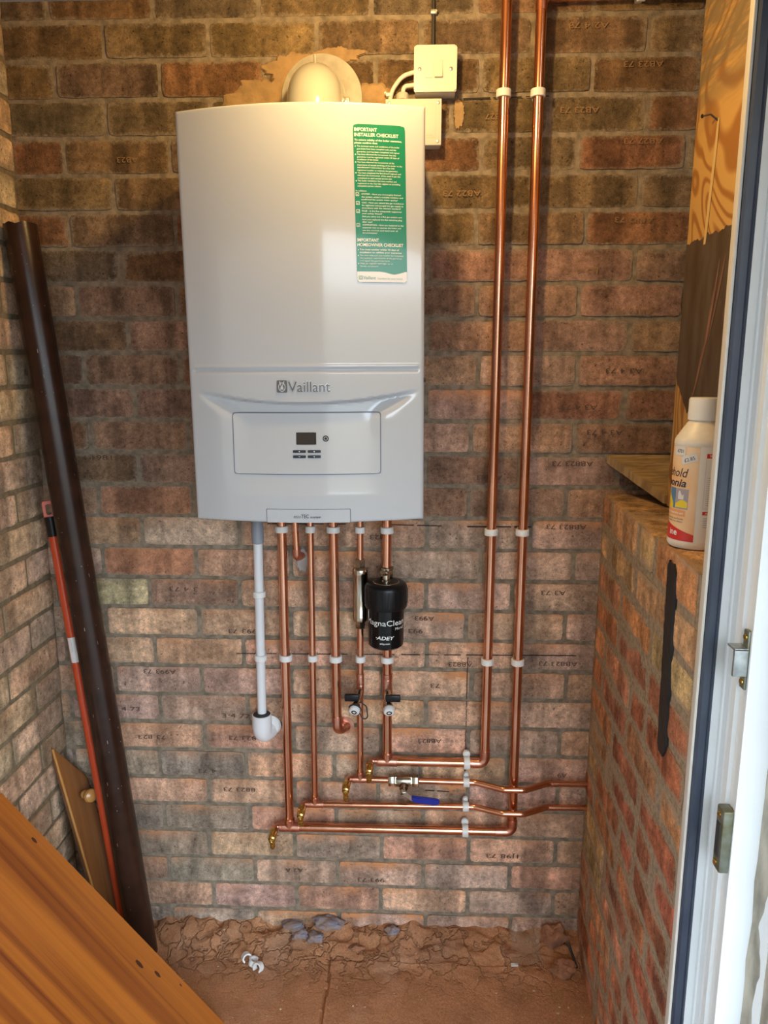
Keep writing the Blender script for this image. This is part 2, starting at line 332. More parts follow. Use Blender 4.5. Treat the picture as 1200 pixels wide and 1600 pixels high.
def struct(name, bm, material, label=None, smooth=False):
    o = obj(name, bm, material, None, smooth=smooth)
    o['kind'] = 'structure'
    if label: o['label'] = label; 
    return o

def add_box(bm, x0, x1, y0, y1, z0, z1, bevel=0.0, seg=2):
    t = bmesh.new()
    bmesh.ops.create_cube(t, size=1.0)
    for v in t.verts:
        v.co = Vector(((x0 + x1) / 2 + v.co.x * (x1 - x0), (y0 + y1) / 2 + v.co.y * (y1 - y0), (z0 + z1) / 2 + v.co.z * (z1 - z0)))
    if bevel: bmesh.ops.bevel(t, geom=list(t.edges), offset=bevel, segments=seg, profile=0.5, affect='EDGES')
    merge(bm, t)
def merge(bm, t, mi=None):
    vm = {}
    for v in t.verts: vm[v] = bm.verts.new(v.co)
    for f in t.faces:
        try:
            nf = bm.faces.new([vm[v] for v in f.verts]); nf.material_index = f.material_index if mi is None else mi
        except ValueError: pass
    t.free()
def frame_of(d):
    d = d.normalized()
    a = Vector((0, 0, 1)) if abs(d.z) < 0.9 else Vector((1, 0, 0))
    u = d.cross(a).normalized(); v = d.cross(u).normalized()
    return u, v
def fillet(pts, r, n=8):
    pts = [Vector(p) for p in pts]; out = [pts[0]]
    for i in range(1, len(pts) - 1):
        p, a, b = pts[i], (pts[i - 1] - pts[i]), (pts[i + 1] - pts[i])
        la, lb = a.length, b.length; a.normalize(); b.normalize()
        ang = a.angle(b)
        if ang > PI - 0.02: out.append(p); continue
        t = min(r / math.tan(ang / 2), la * 0.49, lb * 0.49); rr = t * math.tan(ang / 2)
        c = p + (a + b).normalized() * (rr / math.sin(ang / 2))
        s, e2 = p + a * t, p + b * t
        v0, v1 = s - c, e2 - c
        tot = v0.angle(v1); axis = v0.cross(v1).normalized()
        for k2 in range(n + 1): out.append(c + Matrix.Rotation(tot * k2 / n, 3, axis) @ v0)
    out.append(pts[-1]); return out
def add_tube(bm, pts, r, seg=20, cap=True, radii=None):
    pts = [Vector(p) for p in pts]
    u, v = frame_of(pts[1] - pts[0]); prev = (pts[1] - pts[0]).normalized(); rings = []
    for i, p in enumerate(pts):
        if i == 0: d = pts[1] - pts[0]
        elif i == len(pts) - 1: d = pts[i] - pts[i - 1]
        else: d = (pts[i + 1] - pts[i]).normalized() + (pts[i] - pts[i - 1]).normalized()
        d.normalize(); q = prev.rotation_difference(d); u = q @ u; v = q @ v; prev = d
        rr = radii[i] if radii else r
        rings.append([bm.verts.new(p + (u * math.cos(2 * PI * k / seg) + v * math.sin(2 * PI * k / seg)) * rr) for k in range(seg)])
    for a, b in zip(rings, rings[1:]):
        for k in range(seg): bm.faces.new((a[k], a[(k + 1) % seg], b[(k + 1) % seg], b[k]))
    if cap: bm.faces.new(rings[0][::-1]); bm.faces.new(rings[-1])
def add_lathe(bm, prof, org, axis, seg=28, closed=False):
    """prof: (radius, height) along axis from org"""
    org = Vector(org); axis = Vector(axis).normalized(); u, v = frame_of(axis); rings = []
    for r, h in prof:
        rings.append([bm.verts.new(org + axis * h + (u * math.cos(2 * PI * k / seg) + v * math.sin(2 * PI * k / seg)) * max(r, 0.01)) for k in range(seg)])
    rng = list(zip(rings, rings[1:]))
    if closed: rng.append((rings[-1], rings[0]))
    for a, b in rng:
        for k in range(seg): bm.faces.new((a[k], a[(k + 1) % seg], b[(k + 1) % seg], b[k]))
    if not closed: bm.faces.new(rings[0][::-1]); bm.faces.new(rings[-1])
def add_hex(bm, r, h0, h1, org, axis): add_lathe(bm, [(r * 0.9, h0), (r, h0 + (h1 - h0) * 0.12), (r, h1 - (h1 - h0) * 0.12), (r * 0.9, h1)], org, axis, seg=6)
def add_torus(bm, R, r, org, axis, seg=28, sub=10):
    add_lathe(bm, [(R + r * math.cos(2 * PI * k / sub), r * math.sin(2 * PI * k / sub)) for k in range(sub)], org, axis, seg, closed=True)
def add_prism(bm, poly, z0, z1, axes=(Vector((1, 0, 0)), Vector((0, 0, 1)), Vector((0, -1, 0))), org=(0, 0, 0)):
    """polygon in plane (axes0, axes1), from z0 to z1 along axes2"""
    o = Vector(org); a, b, c = [Vector(t) for t in axes]
    lo = [bm.verts.new(o + a * p[0] + b * p[1] + c * z0) for p in poly]
    hi = [bm.verts.new(o + a * p[0] + b * p[1] + c * z1) for p in poly]
    n = len(poly)
    bm.faces.new(lo[::-1]); bm.faces.new(hi)
    for k in range(n): bm.faces.new((lo[k], lo[(k + 1) % n], hi[(k + 1) % n], hi[k]))
def rrect(x0, x1, z0, z1, r, n=5):
    out = []
    for cx, cz, a0 in ((x1 - r, z1 - r, 0), (x0 + r, z1 - r, 90), (x0 + r, z0 + r, 180), (x1 - r, z0 + r, 270)):
        for k in range(n + 1):
            a = math.radians(a0 + 90 * k / n); out.append((cx + r * math.cos(a), cz + r * math.sin(a)))
    return out
def sphere(bm, c, r, sc=(1, 1, 1), seg=16):
    t = bmesh.new(); bmesh.ops.create_uvsphere(t, u_segments=seg, v_segments=seg // 2, radius=1)
    for v in t.verts: v.co = Vector(c) + Vector((v.co.x * r * sc[0], v.co.y * r * sc[1], v.co.z * r * sc[2]))
    merge(bm, t)

# ------------------------------------------------------------------ lettering
_TXT = {}
def text_mesh(s, bold=False, italic=False):
    key = (s, bold, italic)
    if key in _TXT: return _TXT[key]
    cu = bpy.data.curves.new('lettering', 'FONT'); cu.body = s; cu.resolution_u = 3; cu.size = 1.0
    if bold: cu.offset = 0.018
    if italic: cu.shear = 0.25
    ob = bpy.data.objects.new('lettering', cu); COL.objects.link(ob)
    dg = bpy.context.evaluated_depsgraph_get()
    me = bpy.data.meshes.new_from_object(ob.evaluated_get(dg))
    vs = [v.co.copy() for v in me.vertices]; fs = [tuple(p.vertices) for p in me.polygons]
    bpy.data.objects.remove(ob); bpy.data.curves.remove(cu); bpy.data.meshes.remove(me)
    if vs:
        x0 = min(v.x for v in vs); x1 = max(v.x for v in vs)
    else: x0, x1 = 0, 1
    _TXT[key] = (vs, fs, x0, x1); return _TXT[key]
def add_text(bm, s, x, z, cap, width=None, align='l', place=None, bold=False, italic=False, flip=False):
    """s with cap height `cap` mm, baseline at z, left (or centre) at x; place(x, z) -> world mm"""
    vs, fs, x0, x1 = text_mesh(s, bold, italic)
    sz = cap / 0.70; sx = (width / (x1 - x0)) if width else sz
    w = (x1 - x0) * sx
    ox = x if align == 'l' else x - w / 2 if align == 'c' else x - w
    out = []
    for v in vs:
        lx, lz = (v.x - x0) * sx, v.y * sz
        if flip: lx, lz = w - lx, cap - lz
        out.append(bm.verts.new(place(ox + lx, z + lz)))
    for f in fs:
        try: bm.faces.new([out[i] for i in f])
        except ValueError: pass

# ------------------------------------------------------------------ brick walls
def brick_wall(bm, bricks, place, depth_jit=2.0, jit=1.6, seed=0, cell=13, smear=0.25):
    """bricks: (u0,u1,v0,v1,colour,dust); place(u,v,d)->world mm. writes colour + dust attributes as layers"""
    cl = bm.verts.layers.float_color.get('brick_color') or bm.verts.layers.float_color.new('brick_color')
    dl = bm.verts.layers.float.get('dust') or bm.verts.layers.float.new('dust')
    sl = bm.verts.layers.float.get('smear') or bm.verts.layers.float.new('smear')
    for bi, (u0, u1, v0, v1, colr, dust) in enumerate(bricks):
        if u1 - u0 < 6 or v1 - v0 < 6: continue
        nx = max(3, int((u1 - u0) / cell)); nz = max(3, int((v1 - v0) / 10))
        d0 = random.uniform(-0.6, 1.0) * depth_jit
        tilt = random.uniform(-1, 1) * depth_jit * 0.4
        grid = []
        for j in range(nz + 1):
            row = []
            for i in range(nx + 1):
                fu, fv = i / nx, j / nz
                u, v = u0 + (u1 - u0) * fu, v0 + (v1 - v0) * fv
                n1 = noise.noise(Vector((u * 0.05, v * 0.05, seed + bi))) ; n2 = noise.noise(Vector((u * 0.05 + 50, v * 0.05, seed - bi)))
                edge_u = i in (0, nx); edge_v = j in (0, nz)
                if edge_v: v += n1 * jit * 1.3
                if edge_u: u += n2 * jit * 1.3
                if edge_u and edge_v:
                    u += (u0 + u1 - 2 * u) / abs(u0 + u1 - 2 * u) * 2.2; v += (v0 + v1 - 2 * v) / abs(v0 + v1 - 2 * v) * 2.2
                d = d0 + tilt * (fu - 0.5) + noise.noise(Vector((u * 0.03, v * 0.03, seed + 9))) * 1.1
                if edge_u or edge_v: d -= 1.3
                vt = bm.verts.new(place(u, v, d))
                vt[cl] = (*colr, 1)
                dv = max(0.0, fv * 2.6 - 1.5) * dust * (0.5 + 1.5 * noise.noise(Vector((u * 0.012, bi * 0.7, seed))))
                vt[dl] = max(0.0, min(1.0, dv))
                em_ = min(i, nx - i, j, nz - j)
                vt[sl] = (0.50 if em_ == 0 else 0.20 if em_ == 1 else 0.0) + smear * max(0.0, noise.noise(Vector((u * 0.008, v * 0.012, seed + 2))) + 0.25)
                row.append(vt)
            grid.append(row)
        for j in range(nz):
            for i in range(nx): bm.faces.new((grid[j][i], grid[j][i + 1], grid[j + 1][i + 1], grid[j + 1][i]))
        ring = [grid[0][i] for i in range(nx + 1)] + [grid[j][nx] for j in range(1, nz + 1)] + [grid[nz][i] for i in range(nx - 1, -1, -1)] + [grid[j][0] for j in range(nz - 1, 0, -1)]
        ru = [(u0 + (u1 - u0) * (i / nx), v0) for i in range(nx + 1)] + [(u1, v0 + (v1 - v0) * j / nz) for j in range(1, nz + 1)] + [(u0 + (u1 - u0) * i / nx, v1) for i in range(nx - 1, -1, -1)] + [(u0, v0 + (v1 - v0) * j / nz) for j in range(nz - 1, 0, -1)]
        back = []
        for (a, b), vv in zip(ru, ring):
            nv = bm.verts.new(place(a, b, -9)); nv[cl] = vv[cl]; nv[dl] = vv[dl]; nv[sl] = 0.7; back.append(nv)
        n = len(ring)
        for k2 in range(n): bm.faces.new((ring[k2], back[k2], back[(k2 + 1) % n], ring[(k2 + 1) % n]))
def mortar(bm, place, u0, u1, v0, v1, d=-3.0, step=25):
    """a slightly uneven mortar bed between the bricks"""
    nu, nv = max(1, int((u1 - u0) / step)), max(1, int((v1 - v0) / step)); g = []
    for j in range(nv + 1):
        g.append([bm.verts.new(place(u0 + (u1 - u0) * i / nu, v0 + (v1 - v0) * j / nv, d + 1.4 * noise.noise(Vector((i * 0.9, j * 0.9, 3.3))))) for i in range(nu + 1)])
    for j in range(nv):
        for i in range(nu): bm.faces.new((g[j][i], g[j][i + 1], g[j + 1][i + 1], g[j + 1][i])).material_index = 1
def vary(c, a=0.12):
    k2 = 1 + random.uniform(-a, a); return tuple(max(0.0, x * k2 * (1 + random.uniform(-a, a) * 0.35)) for x in c)

# ---- back wall, course by course (mm), perpends as laid
PERP={0:[-168,53,275,507,721,960],1:[-54,167,394,609,838,1073],2:[-164,61,284,516,735,963],3:[-283,-60,165,390,675,878,1080],4:[-275,-157,74,300,520,740,942],5:[-276,-53,170,395,630,854,1076],6:[-158,77,300,520,733,966],7:[-277,-49,180,400,630,853,1075],8:[-153,73,300,520,738,960],9:[-218,-42,190,410,630,852,1074],10:[-149,74,300,520,745,964],11:[-265,-37,190,410,630,851,1073],12:[-146,84,305,525,732,965],13:[-260,-38,190,410,630,846,1068],14:[-137,87,310,520,731,954],15:[-255,-38,194,415,636,876],16:[-138,88,315,542,763,979],17:[-250,-29,190,414,636,839,1053],18:[-141,88,312,536,732,966],19:[-245,-25,194,420,640,852,1057],20:[-129,88,309,533,749,976],21:[-245,-21,199,413,639,857],22:[-136,88,312,530,745,968],23:[-250,-30,190,412,628,842,1059],24:[-134,92,310,522,747,970],25:[-250,-27,195,416,636,855,1068],26:[-134,86,308,531,753,972],27:[-245,-22,203,417,638,859,1077],28:[-137,91,310,529,754,973],29:[-245,-22,200,420,646,866]}
DARK = [(0.159, 0.107, 0.059), (0.184, 0.117, 0.062), (0.169, 0.11, 0.067), (0.197, 0.104, 0.055), (0.14, 0.1, 0.065)]
MID = [(0.285, 0.171, 0.111), (0.323, 0.194, 0.123), (0.351, 0.216, 0.14), (0.294, 0.18, 0.128), (0.361, 0.189, 0.115)]
PALE = [(0.567, 0.351, 0.234), (0.523, 0.341, 0.243), (0.6, 0.375, 0.243), (0.468, 0.326, 0.243), (0.578, 0.346, 0.23), (0.513, 0.351, 0.261)]
GREYISH = [(0.34, 0.265, 0.205), (0.38, 0.285, 0.22), (0.31, 0.25, 0.20)]  # greyer, darker brick tones for the low courses at the left
def back_colour(c, x):
    r = random.random()
    if c <= 6: return vary(random.choice(DARK), 0.16)
    if c <= 9: pal = DARK if (x < 200 and r < 0.6) else MID
    elif c <= 14: pal = MID if (x < 300 or r < 0.35) else PALE
    elif c <= 17: pal = MID if (x < 130 and r < 0.55) else PALE
    elif c >= 22 and x < 150: pal = GREYISH if r < 0.7 else PALE
    else: pal = PALE
    col = vary(random.choice(pal), 0.14)
    if 9 < c <= 14: col = tuple(q * 0.84 for q in col)
    return col
SPECIAL = {(17, -29): (0.50, 0.41, 0.24), (16, 88): (0.40, 0.19, 0.11)}
place_back = lambda u, v, d: Vector((u, -d, v))
bricks = []
for c in range(-4, 30):
    ztop = 2175 - 75 * (c - 1) - 75
    z0, z1 = 2175 - 75 * c + 5, 2175 - 75 * (c - 1) - 5
    xs = PERP.get(c) or [(-168 if c % 2 == 0 else -54) + 223 * i for i in range(6)]
    xs = sorted(xs)
    xs = [-300] + [x for x in xs if x > -290] + [xs[-1] + 225 * i for i in (1, 2)]
    for a, b in zip(xs, xs[1:]):
        if a > 1330: break
        a2, b2 = max(a + 5, -290), min(b - 5, 1340)
        dust = 0.0
        if c >= 15: dust = 0.95 if 150 < a < 700 else 0.45
        if c >= 20 and 150 < a: dust = 1.1 if a < 700 else 0.35
        if c == 11 and 560 < a < 700: dust = 1.2
        col = SPECIAL.get((c, b)) or back_colour(c, (a + b) / 2)
        bricks.append((a2, b2, z0 + random.uniform(-1, 1), z1 + random.uniform(-1, 1), col, dust))
bm = bmesh.new()
brick_wall(bm, bricks, place_back, seed=1)
mortar(bm, place_back, -300, 1345, -60, 2420)
wall_back = struct('wall_back', bm, [M['brick'], M['mortar_back']], 'weathered brown brick wall behind the boiler', smooth=True)

# things drawn or stamped on the back wall
def strip(bm, x0, z0, x1, z1, w, y=-4.2, t=1.2):
    a, b = Vector((x0, 0, z0)), Vector((x1, 0, z1)); d = (b - a).normalized(); n = Vector((-d.z, 0, d.x)) * w / 2
    q = [a + n, a - n, b - n, b + n]
    lo = [bm.verts.new((p.x, y + t, p.z)) for p in q]; hi = [bm.verts.new((p.x, y, p.z)) for p in q]
    bm.faces.new(hi)
    for k2 in range(4): bm.faces.new((lo[k2], lo[(k2 + 1) % 4], hi[(k2 + 1) % 4], hi[k2]))
bm = bmesh.new()
def dashed(x0, z0, x1, z1, w, segs):
    for s, t in segs:
        strip(bm, x0 + (x1 - x0) * s, z0 + (z1 - z0) * s, x0 + (x1 - x0) * t, z0 + (z1 - z0) * t, w * random.uniform(0.8, 1.1))
dashed(177, 785, 996, 794, 1.8, [(0, .12), (.14, .33), (.36, .47), (.49, .545), (.56, .60), (.615, .665), (.68, 1)])
dashed(738, 786, 738, 526, 1.8, [(0, .42), (.44, .5), (.52, .62), (.64, .70), (.74, .95)])
dashed(738, 500, 741, 350, 2.4, [(.05, .14), (.32, .40), (.62, .70), (.72, .78)])
dashed(262, 1109, 446, 1110, 2.0, [(0, .2), (.24, .5), (.55, .72), (.8, 1)])
dashed(540, 1110, 670, 1108, 2.0, [(.1, .5), (.56, 1)])
dashed(729, 1107, 893, 1108, 3.2, [(0, .36), (.4, .62), (.66, .9)])
dashed(690, 2018, 906, 2022, 2.2, [(.04, .3), (.33, .6), (.64, .86)])
dashed(640, 430, 700, 428, 2.0, [(0, .4), (.5, 1)])
o = obj('marker_line', bm, M['marker'], wall_back, smooth=False)
STAMPS=[('AB823',777,1223,1),('AB823 73',964,1256,1),('A3 4 73',1032,1327,1),('A3 4 73',972,1383,1),('A3 4 73',1066,1463,1),('AB23 73',1079,1589,1),('B2 4 73',956,1676,1),('AB82 73',1066,1779,1),('AB23 73',940,1995,1),('AB23 73',1065,2080,1),('A2 4 73',950,2153,1),('AB27 73',1075,1934,1),('AB23',-17,1906,1),('73',-98,1752,0),('3 4 73',55,947,1),('A993 73',-15,735,1),('4 73',-94,635,0),('3 4 72',170,622,0),('73 823',-45,560,1),('823 73',184,562,1),('4 73',91,470,1),('8823 73',171,420,1),('993 73',194,843,1),('AB823',721,767,1),('AB823 73',954,773,1),('73',661,711,1),('AB823',650,565,1),('A993',633,882,1),('993',612,850,1),('A3 73',935,950,1),('AB823 73',957,1109,1),('823',520,1080,1),('A9',978,480,1),('1J98 73',838,251,1),('993 73',504,172,1),('A2 A',305,194,1),('AB22 73',700,1834,1),('AB27',768,1984,1),('1981',-120,1263,0)]
bm = bmesh.new(); bm2 = bmesh.new()
for s, x, z, fl in STAMPS:
    w = len(s) * 11.5
    add_text(bm if z < 1500 else bm2, s, x, z - 6, 11, width=w, align='c', place=lambda a, b: Vector((a, -4.0, b)), flip=bool(fl))
obj('stamped_lettering', bm, M['stamp'], wall_back, smooth=False)
obj('stamped_lettering', bm2, mat('brick_stamp_pale', (0.26, 0.15, 0.07), 0.95), wall_back, smooth=False)
# mortar smeared round the flue, and the filler patch beside the relief pipe
def blob(bm, cx, cz, rx, rz, y, seed, n=90, t=5.0, amp=0.35):
    poly = []
    for k2 in range(n):
        a = 2 * PI * k2 / n; r = 1 + amp * noise.noise(Vector((math.cos(a) * 1.7, math.sin(a) * 1.7, seed))) + 0.16 * noise.noise(Vector((math.cos(a) * 6, math.sin(a) * 6, seed))) + 0.12 * noise.noise(Vector((math.cos(a) * 17, math.sin(a) * 17, seed)))
        poly.append((cx + rx * r * math.cos(a), cz + rz * r * math.sin(a)))
    ctr = bm.verts.new((cx, y, cz)); rings = []
    for f in (0.33, 0.66, 0.9, 1.0):
        rings.append([bm.verts.new((cx + (p[0] - cx) * f, (y + 1.1 * noise.noise(Vector((p[0] * .05 * f, p[1] * .05 * f, seed)))) if f < 1 else y + t, cz + (p[1] - cz) * f)) for p in poly])
    for k2 in range(n): bm.faces.new((ctr, rings[0][k2], rings[0][(k2 + 1) % n]))
    for a, b in zip(rings, rings[1:]):
        for k2 in range(n): bm.faces.new((a[k2], b[k2], b[(k2 + 1) % n], a[(k2 + 1) % n]))
bm = bmesh.new()
blob(bm, 290, 2008, 90, 60, -4.2, 1.2, amp=0.3); blob(bm, 505, 1992, 62, 55, -4.4, 4.7, amp=0.3); blob(bm, 345, 2078, 62, 34, -4.1, 6.3, amp=0.35); blob(bm, 440, 2106, 50, 14, -4.0, 2.3, amp=0.4); blob(bm, 690, 1990, 12, 28, -4.0, 8.3, amp=0.4)
obj('mortar_smear', bm, M['smear'], wall_back)
bm = bmesh.new(); blob(bm, 343, 1022, 15, 30, -4.3, 3.3, amp=0.25)
obj('filler_patch', bm, M['patch'], wall_back)

# ---- left wall
LEFTC = [(0.50, 0.36, 0.24), (0.47, 0.34, 0.235), (0.52, 0.37, 0.245), (0.43, 0.325, 0.235), (0.53, 0.355, 0.225)]
place_left = lambda u, v, d: Vector((-266 + d, -u, v))
bl = []
for c in range(-4, 30):
    z0, z1 = 2175 - 75 * c + 6, 2175 - 75 * (c - 1) - 5
    off = -112 + (112 if c % 2 else 0) + random.uniform(-14, 14)
    x = off
    while x < 900:
        bl.append((max(x + 5, 2), min(x + 219, 905), z0, z1, vary(random.choice(LEFTC), 0.15), 0.2)); x += 224
bm = bmesh.new(); brick_wall(bm, bl, place_left, seed=40, smear=0.35); mortar(bm, place_left, -10, 905, -60, 2420)
struct('wall_left', bm, [M['brick_left'], M['mortar_left']], 'tan brick side wall on the left', smooth=True)

# ---- low brick wall on the right
RIGHTC = [(0.48, 0.22, 0.10), (0.44, 0.18, 0.09), (0.50, 0.25, 0.12), (0.40, 0.16, 0.09), (0.52, 0.34, 0.17), (0.46, 0.21, 0.12)]
TANC = [(0.50, 0.29, 0.16), (0.47, 0.26, 0.14), (0.45, 0.23, 0.13)]
REDC = [(0.432, 0.15, 0.078), (0.396, 0.13, 0.072), (0.456, 0.182, 0.091)]
place_right = lambda u, v, d: Vector((1037 - 0.045 * u - d, -u, v))
br = []
for c in range(14, 31):
    z0, z1 = 1186 - 75 * (c - 13) + 8, 1186 - 75 * (c - 14) - 8
    if c == 14: z1 += 8
    off = (-112 if c % 2 == 0 else -228) + random.uniform(-10, 10); x = off; kq = 0
    while x < 692:
        L_ = 222 if (c + kq) % 4 else 108
        a, b = max(x + 9, 3), min(x + L_ - 6, 696)
        pal = (RIGHTC[2:3] + RIGHTC[0:1] + RIGHTC[4:5] + TANC) if c < 17 else REDC if (x > 260 and c > 19) or random.random() < 0.15 else RIGHTC
        br.append((a, b, z0, z1, vary(random.choice(pal), 0.15), 0.25 if c == 14 else 0.0)); x += L_ + 3; kq += 1
bm = bmesh.new(); brick_wall(bm, br, place_right, seed=80, jit=3.5, depth_jit=1.5, smear=0.6); mortar(bm, place_right, 0, 697, -60, 1184, d=-1.6)
# its top, bricks laid across
place_top = lambda u, v, d: Vector((1037 - 0.045 * u + v, -u, 1186 + d))
bt = []; x = 2
while x < 692:
    bt.append((x + 2, min(x + 214, 696), 6, 100, vary((0.40, 0.24, 0.125), 0.1), 0.0)); bt.append((x + 2, min(x + 214, 696), 106, 260, vary((0.36, 0.22, 0.12), 0.1), 0.0)); x += 217
brick_wall(bm, bt, place_top, seed=95, depth_jit=1.0, smear=0.8)
mortar(bm, lambda u, v, d: place_top(u, v, d), 0, 697, 0, 262, d=-1.2)
wall_right = struct('wall_right', bm, [M['brick_right'], M['mortar_right']], 'low red brick wall with dusty top on the right', smooth=True)
bm = bmesh.new()
prof = []
nb = 26
for k2 in range(nb + 1):
    z = 1172 - (1172 - 856) * k2 / nb; uc = 544 + 60 * (k2 / nb) * 0.35 + 4 * noise.noise(Vector((k2 * .4, 2, 2))); hw = 19 + 3 * noise.noise(Vector((k2 * .8, 7, 1))) - (8 if k2 in (0, nb) else 0)
    prof.append((bm.verts.new(place_right(uc - hw, z, 4.6)), bm.verts.new(place_right(uc + hw, z, 4.6)), bm.verts.new(place_right(uc - hw - 1, z, 0)), bm.verts.new(place_right(uc + hw + 1, z, 0))))
for a, b in zip(prof, prof[1:]):
    bm.faces.new((a[0], a[1], b[1], b[0])); bm.faces.new((a[0], b[0], b[2], a[2])); bm.faces.new((a[1], a[3], b[3], b[1]))
obj('tar_stripe', bm, M['tar'], wall_right, label='black tar stripe running down the bricks')

# ---- rest of the shell, then two added outdoor light blockers
bm = bmesh.new(); add_box(bm, 1302, 1345, -700, 0, -20, 2420); struct('wall_right_outer', bm, M['outer'])
bm = bmesh.new(); add_box(bm, -300, 1345, -830, 0, 2420, 2450); struct('ceiling', bm, M['ceiling'])
bm = bmesh.new(); add_box(bm, -300, -190, -830, -705, -20, 2420); add_box(bm, -190, 1080, -830, -700, 1905, 2420); add_box(bm, 1262, 1345, -830, -700, -20, 2420)
struct('wall_front', bm, M['outer'])
bm = bmesh.new(); add_box(bm, -3000, 4000, -5000, -832, -60, -20); struct('path', bm, M['paving'])
bm = bmesh.new(); add_box(bm, -4000, 470, -3300, -3100, -60, 3000); struct('wall_light_blocker', bm, M['outer'])  # unseen wall, added to dim daylight and the boiler's reflection on the left
bm = bmesh.new(); add_box(bm, -1500, 2600, -2500, -832, 2070, 2160); struct('roof_light_blocker', bm, M['ceiling'])  # unseen slab, added to cut off high daylight and the boiler's reflection

# ---- floor with its bank of damp brick dust against the wall
def floor_z(x, y):
    d = -y
    n = noise.noise(Vector((x * 0.012, y * 0.012, 0.4))); n2 = noise.noise(Vector((x * 0.022, y * 0.03, 5.0))); n3 = noise.noise(Vector((x * 0.07, y * 0.09, 9.0)))
    bank = max(0.0, 1 - d / (120 + 45 * n)) ** 1.25
    hgt = 46 + 16 * noise.noise(Vector((x * 0.006, 3.1, 0)))
    z = bank * hgt * (0.85 + 0.35 * n2) + 2.0 * n2 * (0.3 + bank * 2.6) + 0.9 * n3 * (0.4 + 1.2 * bank)
    # crusty ledges
    r = noise.noise(Vector((x * 0.02 + 2 * n2 * .3, y * 0.035, 17.0)))
    if d < 170: z += max(0.0, math.sin(r * 7)) * 3.5 * max(0.0, 1 - d / 170)
    # joint between the slab and the screed
    jx = 404 + 3 * math.sin(y * 0.03)
    if d > 75 and abs(x - jx) < 3: z -= 5
    if x > 404 and d > 90: z += 3.0
    return z
bm = bmesh.new(); xs = [-300 + 1345 * i / 300 for i in range(301)] + [1100, 1345]; ys = [0 - 330 * (j / 110) for j in range(111)] + [-330 - 505 * (j / 40) for j in range(1, 41)]
g = [[bm.verts.new((x, y, floor_z(x, y))) for x in xs] for y in ys]
for j in range(len(ys) - 1):
    for i in range(len(xs) - 1): bm.faces.new((g[j][i], g[j][i + 1], g[j + 1][i + 1], g[j + 1][i]))
struct('floor', bm, M['floor'], 'floor covered with orange brick dust', smooth=True)

# ------------------------------------------------------------------ door frame (uPVC) at the right, seen from outside
prof_xy = [(1006, -688), (1006, -700), (1040, -700), (1040, -707), (1042, -709), (1042, -726), (1044.5, -728), (1044.5, -742), (1041, -744), (1041, -750), (1046, -753), (1046, -776), (1043, -779), (1043, -784), (1080, -784), (1084, -787), (1084, -830), (1246, -830), (1246, -688)]
bm = bmesh.new()
prof_xy = [(x, -700 + (y + 700) * 0.82 if y < -700 else y) for x, y in prof_xy]
add_prism(bm, prof_xy, -20, 1905, axes=(Vector((1, 0, 0)), Vector((0, 1, 0)), Vector((0, 0, 1))))
door = struct('door_1', bm, M['frame_white'], 'white plastic door frame jamb at the right', smooth=True)
bm = bmesh.new(); add_box(bm, 1005.2, 1009.2, -701.5, -688, -15, 1903, 0.8); obj('edge_trim', bm, M['frame_edge'], door)
bm = bmesh.new()
add_prism(bm, [(1009.5, -699), (1009.5, -704), (1012, -707), (1021, -707), (1022, -705), (1024, -706.5), (1027, -705), (1028, -699)], -15, 1903, axes=(Vector((1, 0, 0)), Vector((0, 1, 0)), Vector((0, 0, 1))))
obj('gasket', bm, M['gasket'], door, label='dark navy rubber gasket strip')
bm = bmesh.new()
pr_ = []
for k2 in range(61):
    z = -15 + 1900 * k2 / 60; w = 3 * noise.noise(Vector((0, k2 * .5, 2)))
    pr_.append([bm.verts.new(p) for p in ((1079 + w, -769.5, z), (1082 + w, -774, z), (1086, -806 + 2 * w, z), (1086, -826, z))])
for a, b in zip(pr_, pr_[1:]):
    for k2 in range(3): bm.faces.new((a[k2], a[k2 + 1], b[k2 + 1], b[k2]))
obj('sealant_bead', bm, M['grime'], door, label='grimy mastic bead along the frame')
# strike keeps screwed into the rebate
bm = bmesh.new(); add_box(bm, 1029, 1044, -767, -744, 784, 878, 3)
kp = obj('strike_keep', bm, M['tarnish'], door, label='tall tarnished box keep low on the frame')
bm = bmesh.new(); add_box(bm, 1027.5, 1031, -762, -750, 806, 856, 1); obj('slot', bm, M['rubber'], kp)
for z in (795, 868):
    bm = bmesh.new(); add_lathe(bm, [(4.4, 0), (4.4, 1.6), (2, 3)], (1029, -755, z), (-1, 0, 0)); obj('screw', bm, M['brass'], kp)
bm = bmesh.new(); add_box(bm, 1040, 1045, -764, -750, 1053, 1133, 1)
kp = obj('strike_keep', bm, M['tarnish'], door, label='bright hooked zinc keep higher on the frame')
bm = bmesh.new(); add_box(bm, 1024, 1042, -765, -760, 1072, 1110, 0.8); add_box(bm, 1024, 1042, -765, -742, 1107, 1110, 0.6); obj('hook_plate', bm, M['zinc'], kp)
for z in (1124, 1062):
    bm = bmesh.new(); add_lathe(bm, [(4.6, 0), (4.6, 1.6), (2, 3)], (1040, -757, z), (-1, 0, 0)); obj('screw', bm, M['brass'], kp)
door.rotation_euler = (0, -0.005, 0)
